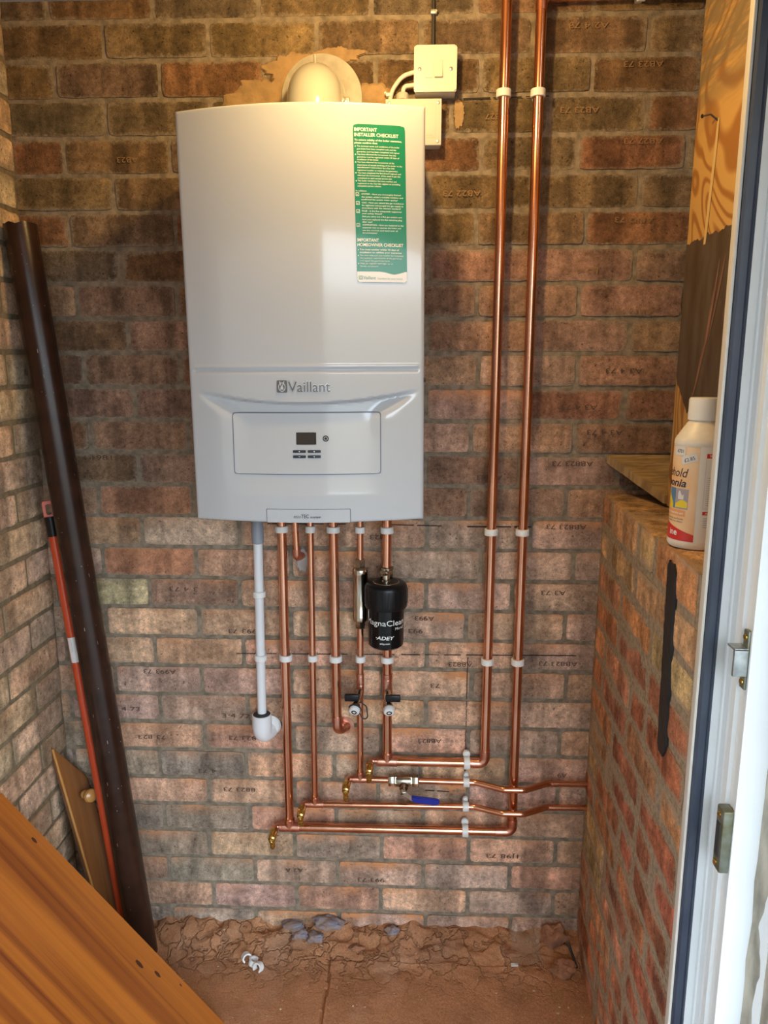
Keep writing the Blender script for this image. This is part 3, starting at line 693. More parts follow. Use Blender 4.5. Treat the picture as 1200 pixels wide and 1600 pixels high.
# ================================================================== the boiler
BX, BZ = 404, 1184
boiler = thing('gas_boiler', 'white wall-hung gas boiler with a curved front above the copper pipes', 'boiler', (BX, 0, BZ), rot=(0, -0.008, 0))
def smooth01(t): t = max(0.0, min(1.0, t)); return t * t * (3 - 2 * t)
def front_y(x, z, recess=True):
    """boiler front, local mm: x from its centre line, z from its bottom"""
    y = -(300 + 38 * (1 - (x / 218) ** 2))
    # thin horizontal swage line
    if abs(x) < 207: y += 2.6 * math.exp(-((z - 281) / 2.6) ** 2) - 1.4 * math.exp(-((z - 286.5) / 2.2) ** 2)
    if recess:
        zs = 224 + 18 * (x / 185) ** 2
        w = 150 + 46 * smooth01((z - 190) / 55)
        side = smooth01((w + 14 - abs(x - 3)) / 62)
        top = smooth01((zs - z) / 7)
        down = max(0.0, min(1.0, (z - 52) / 172)) ** 0.8
        y += 13.0 * side * top * down
    return y
on_front = lambda x, z, e=0.8: Vector((BX + x, front_y(x, z) - e, BZ + z))
# casing
bm = bmesh.new(); add_box(bm, BX - 216, BX + 216, -294, -7, BZ + 2, BZ + 722, 3)
casing = obj('casing', bm, M['casing_grey'], boiler)
bm = bmesh.new(); add_box(bm, BX - 190, BX + 190, -280, -40, BZ - 6, BZ + 4, 1); obj('connection_plate', bm, M['gap_dark'], boiler)
# front shell
bm = bmesh.new()
xs = [-218.5] + [-217.8 + 435.6 * i / 150 for i in range(151)] + [218.5]
zs_ = [0, 1.2] + [3 + 719 * j / 260 for j in range(261)] + [723.4, 725]
g = []
for j, z in enumerate(zs_):
    row = []
    for i, x in enumerate(xs):
        y = front_y(x, z); ed = 0
        for a, b in ((x + 218.5, 4), (218.5 - x, 4), (z, 4), (725 - z, 4)):
            if a < b: ed = max(ed, b - math.sqrt(max(0, b * b - (b - a) ** 2)))
        row.append(bm.verts.new((BX + x, y + ed, BZ + z)))
    g.append(row)
for j in range(len(zs_) - 1):
    for i in range(len(xs) - 1): bm.faces.new((g[j][i], g[j][i + 1], g[j + 1][i + 1], g[j + 1][i]))
rim = g[0] + [r[-1] for r in g[1:]] + g[-1][-2::-1] + [r[0] for r in g[-2:0:-1]]
bk = [bm.verts.new((v.co.x, -288, v.co.z)) for v in rim]
for k2 in range(len(rim)): bm.faces.new((rim[k2], bk[k2], bk[(k2 + 1) % len(rim)], rim[(k2 + 1) % len(rim)]))
front = obj('front_panel', bm, M['white_enamel'], boiler, angle=50)
# small latch screw on the right flank
bm = bmesh.new(); add_lathe(bm, [(4, 0), (4, 3), (2, 4)], (BX + 218, -297, BZ + 262), (1, 0, 0), 14); obj('latch_screw', bm, M['rubber'], boiler)
for q in (BX + 215.5, BX - 217.2):
    bm = bmesh.new(); add_box(bm, q, q + 1.7, -287.5, -284, BZ + 3, BZ + 722); obj('seam', bm, M['gap_dark'], boiler)
def patch(bm, x0, x1, z0, z1, e0, e1, r=3, nx=24, nz=14, place=on_front):
    """thin rounded slab lying on the curved front between offsets e0 (back) and e1 (face)"""
    def sq(fx, fz):
        x = x0 + (x1 - x0) * fx; z = z0 + (z1 - z0) * fz
        for cx, sx in ((x0 + r, -1), (x1 - r, 1)):
            for cz, sz in ((z0 + r, -1), (z1 - r, 1)):
                if (x - cx) * sx > 0 and (z - cz) * sz > 0:
                    d = math.hypot(x - cx, z - cz)
                    if d > r: x = cx + (x - cx) * r / d; z = cz + (z - cz) * r / d
        return x, z
    fxs = sorted(set([0, .004, .01] + [i / nx for i in range(nx + 1)] + [.99, .996, 1])); fzs = sorted(set([0, .01, .03] + [j / nz for j in range(nz + 1)] + [.97, .99, 1]))
    g = [[bm.verts.new(place(*sq(a, b), e1)) for a in fxs] for b in fzs]
    for j in range(len(fzs) - 1):
        for i in range(len(fxs) - 1):
            try: bm.faces.new((g[j][i], g[j][i + 1], g[j + 1][i + 1], g[j + 1][i]))
            except ValueError: pass
    rim = [(g[0][i], (fxs[i], 0)) for i in range(len(fxs))] + [(g[j][-1], (1, fzs[j])) for j in range(1, len(fzs))] + [(g[-1][i], (fxs[i], 1)) for i in range(len(fxs) - 2, -1, -1)] + [(g[j][0], (0, fzs[j])) for j in range(len(fzs) - 2, 0, -1)]
    bk = [bm.verts.new(place(*sq(*f), e0)) for v, f in rim]
    n = len(rim)
    for k2 in range(n): bm.faces.new((rim[k2][0], bk[k2], bk[(k2 + 1) % n], rim[(k2 + 1) % n][0]))
# control panel
bm = bmesh.new(); patch(bm, -136.5, 139.5, 90, 205.5, -1, 0.5, 6); obj('panel_gap', bm, M['gap_dark'], boiler)
bm = bmesh.new(); patch(bm, -134.6, 137.6, 91.8, 203.2, 0, 1.6, 5, nx=40)
cp = obj('control_panel', bm, M['white_enamel'], boiler)
bm = bmesh.new(); patch(bm, -16.5, 20.5, 146, 168.5, 1.4, 2.1, 1, 8, 6); obj('display', bm, M['display'], cp)
for x in (-11, 16.5):
    for z in (133.5, 124): 
        bm = bmesh.new(); patch(bm, x - 12, x + 12, z - 2.6, z + 2.6, 1.4, 2.6, 0.8, 4, 3); b_ = obj('button', bm, M['button_dark'], cp)
bm = bmesh.new(); q = on_front(38, 157, 1.2); add_lathe(bm, [(5.6, 0), (5.6, 1.6), (5.0, 2.2), (3.8, 2.2), (3.6, 1.4), (2.6, 1.4), (2.4, 2.2)], q, (0, -1, 0), 24); obj('power_button', bm, M['button_dark'], cp)
bm = bmesh.new(); 
for x in (-11, 16.5):
    bm = bmesh.new(); patch(bm, x - 0.9, x + 0.9, 132.6, 134.4, 2.5, 2.9, .2, 2, 2); obj('button_mark', bm, M['print_white'], cp)
bm = bmesh.new()
patch(bm, -12.5, -9.5, 123.6, 124.4, 2.5, 2.9, .2, 2, 2); obj('button_mark', bm, M['print_white'], cp); bm = bmesh.new(); patch(bm, 15.2, 17.8, 123.7, 124.3, 2.5, 2.9, .2, 2, 2); patch(bm, 16.2, 16.8, 122.8, 125.2, 2.5, 2.9, .2, 2, 2)
obj('button_mark', bm, M['print_white'], cp); bm = bmesh.new()
add_torus(bm, 3.1, 0.35, on_front(38, 157, 3.3), (0, -1, 0), 20, 6)
obj('button_mark', bm, M['print_white'], cp)
bm = bmesh.new()
for a in ((-11, -4, 138.6, 139.1), (10, 17, 138.6, 139.1), (-11, -10.6, 137, 139.1), (16.6, 17, 137, 139.1), (2.4, 2.8, 136.5, 140)): patch(bm, *a, 1.4, 1.9, .1, 3, 2)
obj('panel_print', bm, M['print_grey'], cp); bm = bmesh.new()
add_text(bm, 'Y', 46.6, 157.5, 4, place=lambda a, b: on_front(a, b, 1.9)); add_text(bm, '0.0', 46.4, 153.2, 1.8, place=lambda a, b: on_front(a, b, 1.9))
obj('panel_print', bm, M['print_grey'], cp)
# name strip at the bottom edge
bm = bmesh.new(); patch(bm, -76.5, 82.5, 1, 26.5, -0.5, 0.35, 2); obj('strip_gap', bm, M['gap_dark'], boiler)
bm = bmesh.new(); patch(bm, -75, 81, 0.6, 25.3, 0, 1.3, 2); ns = obj('name_strip', bm, M['white_enamel'], boiler)
for q in (-53.4, 56.6):
    bm = bmesh.new(); patch(bm, q, q + .8, 1, 24.6, 1.1, 1.5, .1, 2, 6); obj('fold_line', bm, M['print_grey'], ns)
bm = bmesh.new(); pf = lambda a, b: on_front(a, b, 1.7)
add_text(bm, 'eco', -24, 9.5, 6.2, width=13, place=pf); add_text(bm, 'TEC', -10.2, 9.5, 6.8, width=14.5, place=pf, bold=True); add_text(bm, 'sustain', 7, 9.5, 4.0, width=20, place=pf, bold=True)
obj('lettering', bm, M['print_dark'], ns, smooth=False)
# badge
bm = bmesh.new(); patch(bm, -48, -29, 241, 263, -0.5, 1.6, 2, 8, 8); bd = obj('badge', bm, M['badge'], boiler)
bm = bmesh.new(); pf = lambda a, b: on_front(a, b, 2.0)
def ring2(bm, cx, cz, a, b, t, place, n=28, k0=0, k1=28):
    r = [(bm.verts.new(place(cx + (a - t) * math.cos(2 * PI * k2 / n), cz + (b - t) * math.sin(2 * PI * k2 / n))), bm.verts.new(place(cx + a * math.cos(2 * PI * k2 / n), cz + b * math.sin(2 * PI * k2 / n)))) for k2 in range(k0, k1 + 1)]
    for p, q in zip(r, r[1:]): bm.faces.new((p[0], p[1], q[1], q[0]))
ring2(bm, -38.5, 251, 6.6, 8.2, 1.3, pf)
def poly(bm, pts, place): bm.faces.new([bm.verts.new(place(a, b)) for a, b in pts])
poly(bm, [(-41.6, 246.5), (-35.4, 246.5), (-36.2, 251), (-38.5, 252.6), (-40.8, 251)], pf)
poly(bm, [(-39.8, 251.6), (-38.7, 252), (-41.5, 261.2), (-43.4, 260.6)], pf); poly(bm, [(-38.3, 252), (-37.2, 251.6), (-33.6, 260.6), (-35.5, 261.2)], pf)
obj('emblem', bm, M['badge_light'], bd, smooth=False)
bm = bmesh.new(); add_text(bm, 'Vaillant', -27, 242.5, 18.5, width=76, place=lambda a, b: on_front(a, b, 1.9)); obj('lettering', bm, M['badge'], bd, smooth=False, label='dark raised maker name')
bm = bmesh.new(); add_text(bm, 'Vaillant', -27.5, 243.2, 18.5, width=76, place=lambda a, b: on_front(a, b, 0.9), bold=True); obj('lettering_edge', bm, M['badge_light'], bd, smooth=False)
# instruction sticker
SX0, SX1 = 97, 185
place_st = lambda x, z, e=0.6: on_front(x + (690 - z) * 0.016 - 1.5, z, e)
bm = bmesh.new(); patch(bm, SX0, SX1, 432, 690, 0.1, 0.8, 6, 10, 30, place=place_st)
st = obj('checklist_sticker', bm, M['green'], boiler, label='green instruction sticker with white print')
bm = bmesh.new()
NW = 44; cols_ = []
for k2 in range(NW + 1):
    f = k2 / NW; x = SX0 + 0.4 + (SX1 - SX0 - 0.8) * f
    zt = 450.5 - 4.4 * math.exp(-((f - 0.74) / 0.16) ** 2) + (0.6 if f > 0.95 else 0)
    ed = min(x - SX0, SX1 - x); zb = 432.6 + (6 - math.sqrt(max(0, 36 - (6 - ed) ** 2)) if ed < 6 else 0)
    cols_.append([bm.verts.new(place_st(x, zb + (zt - zb) * q, 1.15)) for q in (0, .5, 1)])
for a, b in zip(cols_, cols_[1:]):
    for k2 in (0, 1): bm.faces.new((a[k2], b[k2], b[k2 + 1], a[k2 + 1]))
obj('white_footer', bm, M['sticker_white'], st, smooth=False)
# text: y in sticker pixels of the photo's close-up -> z
tz = lambda yy: 690 - (yy - 115) * 258 / 1388.0
tx = lambda xx, yy: SX0 + (xx - 113 - (yy - 115) * 0.026) * 88 / 452.0
bm = bmesh.new(); pf = lambda a, b: place_st(a, b, 1.15)
def line(s, xx, yy, hpx, wpx, bold=False, b=None):
    add_text(b or bm, s, tx(xx, yy), tz(yy), hpx * 0.186, width=wpx * 88 / 452.0, place=pf, bold=bold)
line('IMPORTANT', 126, 176, 30, 196, True); line('INSTALLER CHECKLIST', 127, 219, 28, 382, True)
line('To ensure validity of the boiler guarantee,', 127, 257, 15, 412, True); line('please confirm that:', 127, 282, 15, 200, True)
for s, xx, yy, w in (('The technical terms and conditions of the boiler', 148, 309, 372), ('guarantee have been complied with and the', 148, 332, 342), ('guarantee card has been completed and signed', 148, 356, 370),
    ('You have informed the homeowner that this', 150, 379, 340), ('guarantee must be registered within 30 days of', 150, 401, 368), ('installation of the boiler', 150, 423, 186),
    ('You have informed the homeowner of the', 152, 446, 322), ('importance of annual servicing of the boiler to the', 152, 470, 392), ('manufacturer\'s instructions by a Gas Safe', 152, 491, 326), ('registered installer to maintain the guarantee', 152, 515, 354),
    ('You have completed the Benchmark logbook and', 155, 538, 378), ('informed the homeowner of the need to get this', 155, 560, 374), ('completed on each annual service visit', 155, 583, 300),
    ('The boiler installation has been notified and', 155, 606, 340), ('registered on the Gas Safe register or prevailing', 155, 629, 374), ('competent person scheme', 155, 651, 206),
    ('In addition', 139, 694, 92), ('SYSTEM - Have you thoroughly flushed', 188, 722, 346), ('the system, added a suitable inhibitor and', 188, 746, 366), ('confirmed the system water quality?', 188, 769, 320),
    ('GAS - Have you tested the gas installation', 192, 796, 370), ('for tightness and purged the gas supply in', 192, 820, 364), ('accordance with the relevant standard?', 192, 843, 344),
    ('FLUE - Is the flue adequately supported', 194, 869, 348), ('and safely fitted?', 194, 892, 176), ('Did you carry out a flue gas analysis and', 196, 918, 350), ('have you replaced the flue sampling plug', 196, 944, 352), ('after use?', 196, 966, 88),
    ('COMPLETION - Have you explained to the', 198, 992, 364), ('customer how to operate the boiler and', 198, 1016, 340), ('use the controls and hand over all', 198, 1040, 312), ('documentation?', 198, 1063, 130),
    ('You must register within 30 days of', 172, 1212, 352), ('installation to validate your guarantee', 172, 1238, 376), ('You must make sure your installer has completed', 174, 1264, 388), ('the technical requirements of the guarantee', 176, 1288, 374), ('and signed the guarantee form', 176, 1312, 262), ('Visit to register and sign up to', 176, 1336, 294), ('terms, conditions', 178, 1362, 160)):
    line(s, xx, yy, 13 if yy < 1180 or yy > 1250 else 15, w, 1190 < yy < 1250)
line('IMPORTANT', 152, 1134, 28, 192, True); line('HOMEOWNER CHECKLIST', 152, 1176, 28, 410, True)
for yy, xx in ((305, 134), (375, 136), (441, 138), (533, 140), (602, 142), (1208, 160), (1260, 160), (1332, 162)):
    a, b = tx(xx, yy), tz(yy); poly(bm, [(a - .8, b - .8), (a + .8, b - .8), (a + .8, b + .8), (a - .8, b + .8)], pf)
for yy, xx in ((718, 152), (795, 156), (866, 158), (988, 160)):
    a, b = tx(xx, yy), tz(yy)
    for q in ((-2.8, 2.8, 2.2, 2.8), (-2.8, 2.8, -2.8, -2.2), (-2.8, -2.2, -2.2, 2.2), (2.2, 2.8, -2.2, 2.2)): poly(bm, [(a + q[0], b + q[2]), (a + q[1], b + q[2]), (a + q[1], b + q[3]), (a + q[0], b + q[3])], pf)
    poly(bm, [(a - 1.5, b + .2), (a - .4, b - 1.7), (a + 1.7, b + 1.7), (a - .4, b - .7)], pf)
obj('print', bm, M['print_white'], st, smooth=False)
bm = bmesh.new(); pf = lambda a, b: place_st(a, b, 1.5)
line('Vaillant', 205, 1474, 30, 112, False); line('Comfort for your home', 335, 1474, 14, 222)
a, b = tx(182, 1459), tz(1459)
for q in ((-3.2, 3.2, 2.6, 3.2), (-3.2, 3.2, -3.2, -2.6), (-3.2, -2.6, -2.6, 2.6), (2.6, 3.2, -2.6, 2.6)): poly(bm, [(a + q[0], b + q[2]), (a + q[1], b + q[2]), (a + q[1], b + q[3]), (a + q[0], b + q[3])], pf)
ring2(bm, a, b, 2.0, 2.4, .6, pf, 16, 0, 16)
obj('footer_print', bm, M['print_green'], st, smooth=False)

# ------------------------------------------------------------------ flue above the boiler
flue = thing('flue_elbow', 'domed cream flue elbow with round wall plate on top of the boiler', 'flue', (400, -90, 1905))
bm = bmesh.new(); add_lathe(bm, [(40, -1), (84, -1), (85, 1.5), (84, 4), (40, 5)], (404, -4, 2022), (0, -1, 0), 64); obj('wall_plate', bm, M['flue_plate'], flue)
bm = bmesh.new(); add_tube(bm, fillet([(399, -92, 1911), (399, -92, 2014), (399, -6, 2014)], 62, 16), 54.5, 44); obj('elbow', bm, M['flue_white'], flue)
bm = bmesh.new(); add_torus(bm, 55.5, 2.2, (399, -26, 2014), (0, 1, 0), 44, 8); obj('seal_ring', bm, M['flue_white'], flue)
bm = bmesh.new(); add_tube(bm, [(399, -70, 2066), (399, -73, 2079)], 3, 12); obj('locating_tab', bm, M['flue_plate'], flue)
bm = bmesh.new(); add_box(bm, 450, 464, -30, -20, 1988, 2016, 2); add_lathe(bm, [(4, 0), (4, 12), (2.5, 14)], (457, -20, 2006), (0, -1, 0), 14); add_lathe(bm, [(4, 0), (4, 12), (2.5, 14)], (460, -20, 1994), (0, -1, 0), 14); obj('clamp_screw', bm, M['steel'], flue)

# ------------------------------------------------------------------ electrics
sw = thing('fused_switch', 'white fused switch with rocker on the wall above the boiler', 'switch', (639, 0, 2061))
bm = bmesh.new(); add_box(bm, 598, 681, -36, -2, 2018, 2103, 4); obj('back_box', bm, M['switch_white'], sw)
bm = bmesh.new(); add_prism(bm, rrect(596, 682.5, 2019, 2105.5, 5), 36.2, 43); bmesh.ops.bevel(bm, geom=[e_ for e_ in bm.edges if abs(e_.verts[0].co.y + 43) < .01 and abs(e_.verts[1].co.y + 43) < .01], offset=2.2, segments=3, affect='EDGES'); obj('faceplate', bm, M['switch_white'], sw)
bm = bmesh.new(); add_prism(bm, rrect(618, 635, 2044.5, 2077, 1.2), 42, 43.2); fh = obj('fuse_surround', bm, M['gland_grey'], sw)
bm = bmesh.new(); add_prism(bm, rrect(618.7, 634.3, 2045.2, 2076.3, 1), 42, 44.2); obj('fuse_holder', bm, M['switch_white'], sw)
bm = bmesh.new(); add_prism(bm, rrect(637, 654.5, 2044.5, 2077.5, 1.2), 42, 43.2); obj('rocker_surround', bm, M['gland_grey'], sw)
bm = bmesh.new(); add_prism(bm, [(2045.5, 43), (2045.5, 49), (2050, 48.6), (2062, 45.2), (2076.6, 44.0), (2076.6, 43)], 638, 653.6, axes=(Vector((0, 0, 1)), Vector((0, -1, 0)), Vector((1, 0, 0)))); obj('rocker', bm, M['switch_white'], sw)
for x in (607.5, 670.5):
    bm = bmesh.new(); add_lathe(bm, [(3.6, 0), (3.6, 1.2), (2.8, 1.7)], (x, -42.8, 2061), (0, -1, 0), 18); obj('screw', bm, M['steel'], sw)
jb = thing('junction_box', 'white plastic wiring box half hidden behind the boiler', 'wiring box', (600, 0, 1962))
bm = bmesh.new(); add_box(bm, 540, 652, -30, -2, 1920, 2006, 3); obj('base', bm, M['switch_white'], jb)
bm = bmesh.new(); add_box(bm, 538, 653.5, -42, -30.5, 1918.5, 2007.5, 2.5); obj('lid', bm, M['switch_white'], jb)
for x, z in ((646, 1999), (646, 1926), (546, 1999)):
    bm = bmesh.new(); add_lathe(bm, [(3.2, 0), (3.2, 1), (2.4, 1.4)], (x, -41.6, z), (0, -1, 0), 16); obj('screw', bm, M['steel'], jb)
bm = bmesh.new(); pj = lambda a, b: Vector((a, -42.5, b))
add_text(bm, 'use only', 622, 1937, 3.0, place=pj); add_text(bm, 'or transfer', 621, 1932, 3.0, place=pj); obj('print', bm, M['gland_grey'], jb, smooth=False)
bm = bmesh.new(); add_box(bm, 641, 641.6, -42.4, -41.8, 1924, 2003); obj('lid_line', bm, M['gland_grey'], jb)
bm = bmesh.new(); add_lathe(bm, [(10, 0), (10, 4), (13, 5), (13, 15), (11, 18), (6, 19)], (573, -20, 2006), (0, 0, 1), 10); obj('cable_gland', bm, M['gland_grey'], jb)
c1 = thing('white_cable', 'white cable looping from the left of the switch down behind the boiler', 'cable', (596, -20, 2062))
bm = bmesh.new(); add_tube(bm, fillet([(598, -20, 2064), (572, -18, 2058), (552, -14, 2034), (545, -12, 2008), (545, -12, 1960)], 40, 8), 4.4, 14); obj('sheath', bm, M['cable_white'], c1)
c2 = thing('white_cable', 'short white cable from the switch into the grey gland', 'cable', (596, -22, 2036))
bm = bmesh.new(); add_tube(bm, fillet([(598, -22, 2039), (575, -21, 2037), (573, -20, 2022)], 14, 8), 4.4, 14); obj('sheath', bm, M['cable_white'], c2)
bm = bmesh.new(); add_box(bm, 538, 551, -19, -4, 2020, 2027, 2); add_lathe(bm, [(2.4, 0), (2.4, 3)], (538, -16, 2026), (-0.5, -1, 0.3), 10)
single('cable_clip', bm, M['plastic_white'], 'white nail clip holding the looping white cable', 'cable clip', (545, -10, 2022), 'cable clips')
bm = bmesh.new(); add_tube(bm, [(635, -7, 2104), (634.5, -7, 2180), (634, -7, 2418)], 3.6, 12); single('black_cable', bm, M['cable_black'], 'black cable running up the wall above the fused switch', 'cable', (635, -7, 2104))
bm = bmesh.new(); add_box(bm, 628.5, 642, -12, -3, 2175, 2184, 2); add_lathe(bm, [(2.2, 0), (2.2, 3)], (640, -11, 2179), (0, -1, 0), 10)
single('cable_clip', bm, M['zinc'], 'grey clip pinning the black cable to the wall', 'cable clip', (635, -4, 2179), 'cable clips')

# ------------------------------------------------------------------ copper pipework
YP = -30
def fitting(bm, p0, p1, r, ring=1.2):
    p0, p1 = Vector(p0), Vector(p1); L_ = (p1 - p0).length
    add_lathe(bm, [(r, 0), (r + ring, 0.6), (r + ring, L_ - 0.6), (r, L_)], p0, p1 - p0, 22)
def part_tube(root, pts, r, name='tube', fr=None, mt='copper'):
    bm = bmesh.new(); add_tube(bm, fillet(pts, fr or r * 3, 10) if len(pts) > 2 else pts, r, 24); return obj(name, bm, M[mt], root)
def elbow(root, a, c, b, r):
    bm = bmesh.new(); pts = fillet([a, c, b], r * 1.7, 10); add_tube(bm, pts, r + 1.3, 24)
    return obj('elbow', bm, M['copper_fit'], root)
def tee(root, c, r, arm=22):
    c = Vector(c); bm = bmesh.new()
    add_tube(bm, [c - Vector((arm, 0, 0)), c + Vector((arm, 0, 0))], r + 1.4, 24); add_tube(bm, [c, c + Vector((0, 0, arm))], r + 1.4, 24)
    for d in (Vector((arm, 0, 0)), Vector((-arm, 0, 0)), Vector((0, 0, arm))): add_torus(bm, r + 1.2, 0.9, c + d * 0.93, d, 24, 8)
    return obj('tee', bm, M['copper_fit'], root)
def stub(root, c, xs_, r=7.5, dy=-19):
    """reduced stub left of a tee, turned out towards the room"""
    c = Vector(c); q = Vector((xs_, c.y, c.z)); bm = bmesh.new()
    add_tube(bm, fillet([c, q, q + Vector((0, dy, -4))], 12, 8), r, 20); add_torus(bm, r + .6, 1.0, c + (q - c) * 0.55, (1, 0, 0), 20, 8)
    obj('drain_stub', bm, M['copper_fit'], root); return q + Vector((0, dy, -4))
def drain(p, label):
    p = Vector(p); t = thing('brass_drain_cock', label, 'drain cock', p, 'brass drain cocks')
    ax = Vector((0, -1, -0.12)).normalized()
    bm = bmesh.new(); add_lathe(bm, [(8.6, -8), (9.8, -6), (9.8, 14), (8.8, 16), (8.8, 25), (6.0, 27), (6.0, 31), (3.6, 32)], p, ax, 20); obj('body', bm, M['brass'], t)
    s = p + ax * 20
    bm = bmesh.new(); prf = [(6.5, 0), (5.6, 4)]
    for k2 in range(3): prf += [(5.4, 8 + 5.4 * k2), (6.6, 9 + 5.4 * k2), (5.6, 12.5 + 5.4 * k2)]
    prf += [(4.8, 25), (3.4, 25), (3.2, 22)]
    add_lathe(bm, prf, s + Vector((0, 0, -4)), (0, 0.1, -1), 18); obj('hose_tail', bm, M['brass'], t)
    bm = bmesh.new(); add_lathe(bm, [(3.2, 30), (3.4, 34), (1.8, 35)], p, ax, 4); obj('spindle', bm, M['brass'], t)
# run 1: far-left 22 mm pipe, lowest crossing, far-right riser
r1 = thing('copper_pipe', 'leftmost thick copper pipe, running lowest along the wall to the far right riser', 'pipe', (301, YP, 337), 'copper pipes below the boiler')
part_tube(r1, [(300, YP, 1177), (301.5, YP, 352)], 11)
part_tube(r1, [(315, YP, 337), (838, YP, 339)], 11)
part_tube(r1, [(856, YP, 352), (849.5, YP, 2186)], 11)
tee(r1, (301.5, YP, 337), 11, 25); elbow(r1, (815, YP, 339), (856, YP, 339), (856, YP, 374), 11)
elbow(r1, (849.5, YP, 2168), (849.5, YP, 2197), (884, YP, 2197), 11); part_tube(r1, [(880, YP, 2197), (1300, YP, 2199)], 11)
e1 = stub(r1, (290, YP, 337), 264)
# run 2: 22 mm return under the filter, top crossing, inner right riser
r2 = thing('copper_pipe', 'thick copper pipe below the black filter that turns right and rises as the inner riser', 'pipe', (545, YP, 523), 'copper pipes below the boiler')
part_tube(r2, [(545, YP, 821), (546, YP, 532)], 11); part_tube(r2, [(552, YP, 523), (766, YP, 523)], 11); part_tube(r2, [(783.5, YP, 538), (779.5, YP, 2418)], 11)
tee(r2, (546, YP, 523), 11, 25); elbow(r2, (745, YP, 523), (783.5, YP, 523), (783.5, YP, 558), 11)
bm = bmesh.new(); fitting(bm, (545.3, YP, 700), (545.2, YP, 752), 11.4, 1.2); add_torus(bm, 12.2, 1, (545.2, YP, 738), (0, 0, 1), 24, 8); obj('coupling', bm, M['copper_fit'], r2)
e2 = stub(r2, (530, YP, 523), 503)
# run 3: slim pipe, third crossing
r3 = thing('copper_pipe', 'slim copper pipe second from bottom, bending over the riser into the low brick wall', 'pipe', (367, YP, 402), 'copper pipes below the boiler')
YB = -57
part_tube(r3, [(367, YP, 1177), (366.5, YP, 412)], 7.6)
part_tube(r3, [(372, YP, 402), (762, YP, 405), (828, YB, 406), (878, YB, 406), (938, YP, 408), (1048, YP, 410)], 7.6, fr=34)
tee(r3, (366.5, YP, 402), 7.6, 21); e3 = stub(r3, (352, YP, 402), 336)
# run 4: slim cold pipe, upper thin crossing with the valve
r4 = thing('copper_pipe', 'slim copper pipe with the blue lever valve, bending over the riser', 'pipe', (480, YP, 473), 'copper pipes below the boiler')
part_tube(r4, [(481.5, YP, 867), (479.5, YP, 482)], 7.6)
part_tube(r4, [(486, YP, 473), (548, YP, 472.6)], 7.6)
part_tube(r4, [(624, YP, 472), (762, YP, 471), (828, YB, 470), (878, YB, 470), (938, YP, 473), (1048, YP, 474)], 7.6, fr=34)
tee(r4, (479.5, YP, 473), 7.6, 21); e4 = stub(r4, (465, YP, 473), 447)
bm = bmesh.new(); fitting(bm, (480.6, YP, 700), (481, YP, 752), 7.9, 1.1); add_torus(bm, 8.7, 1, (481, YP, 745), (0, 0, 1), 20, 8); add_torus(bm, 8.7, 1, (481, YP, 722), (0, 0, 1), 20, 8); obj('coupling', bm, M['copper_fit'], r4)
# dead-straight ones into the wall
r5 = thing('copper_pipe', 'short slim copper pipe turning into the wall beside the filler patch', 'pipe', (332, YP, 1110), 'copper pipes below the boiler')
part_tube(r5, [(330, YP, 1177), (334, YP, 1050)], 7.6); elbow(r5, (333.5, YP, 1056), (334.3, YP, 1034), (342, -2, 1034), 7.6)
r6 = thing('copper_pipe', 'thick copper pipe that turns into a hole in the wall halfway down', 'pipe', (421, YP, 900), 'copper pipes below the boiler')
part_tube(r6, [(419, YP, 1177), (424, YP, 628)], 11); elbow(r6, (423.8, YP, 640), (424.5, YP, 600), (444, -2, 600), 11)
bm = bmesh.new(); add_lathe(bm, [(11, 0), (22, 0), (22, 2), (11, 2.4)], (441, -3.6, 603), (0, -1, 0), 28); obj('wall_sleeve', bm, M['copper_fit'], r6)
r7 = thing('copper_pipe', 'short slim copper pipe between the boiler and the chrome cylinder', 'pipe', (481, YP, 1110), 'copper pipes below the boiler')
part_tube(r7, [(482, YP, 1177), (481.5, YP, 1033)], 7.6)
r8 = thing('copper_pipe', 'short thick copper pipe between the boiler and the black filter', 'pipe', (543, YP, 1090), 'copper pipes below the boiler')
part_tube(r8, [(544, YP, 1177), (543, YP, 1015)], 11)
drain(e1, 'brass drain cock at the lowest pipe, leftmost of the four'); drain(e3, 'brass drain cock just above the lowest pipe, second from left')
drain(e4, 'brass drain cock on the pipe that has the blue lever valve'); drain(e2, 'brass drain cock under the black filter pipe, highest of the four')

# chrome inline cylinder
si = thing('scale_reducer', 'chrome cylinder fitted inline beside the black filter', 'scale reducer', (481.5, YP, 950))
bm = bmesh.new(); add_lathe(bm, [(9, 884), (17, 885), (18.4, 888), (18.4, 898), (17.7, 899), (17.7, 996), (18.4, 997), (18.4, 1008), (16, 1012), (9, 1014)], (481.5, YP, 0), (0, 0, 1), 32); obj('body', bm, M['chrome'], si)
for z0, z1 in ((1012, 1034), (866, 886)):
    bm = bmesh.new(); add_hex(bm, 12.5, z0, z1, (481.5, YP, 0), (0, 0, 1)); obj('compression_nut', bm, M['nickel'], si)
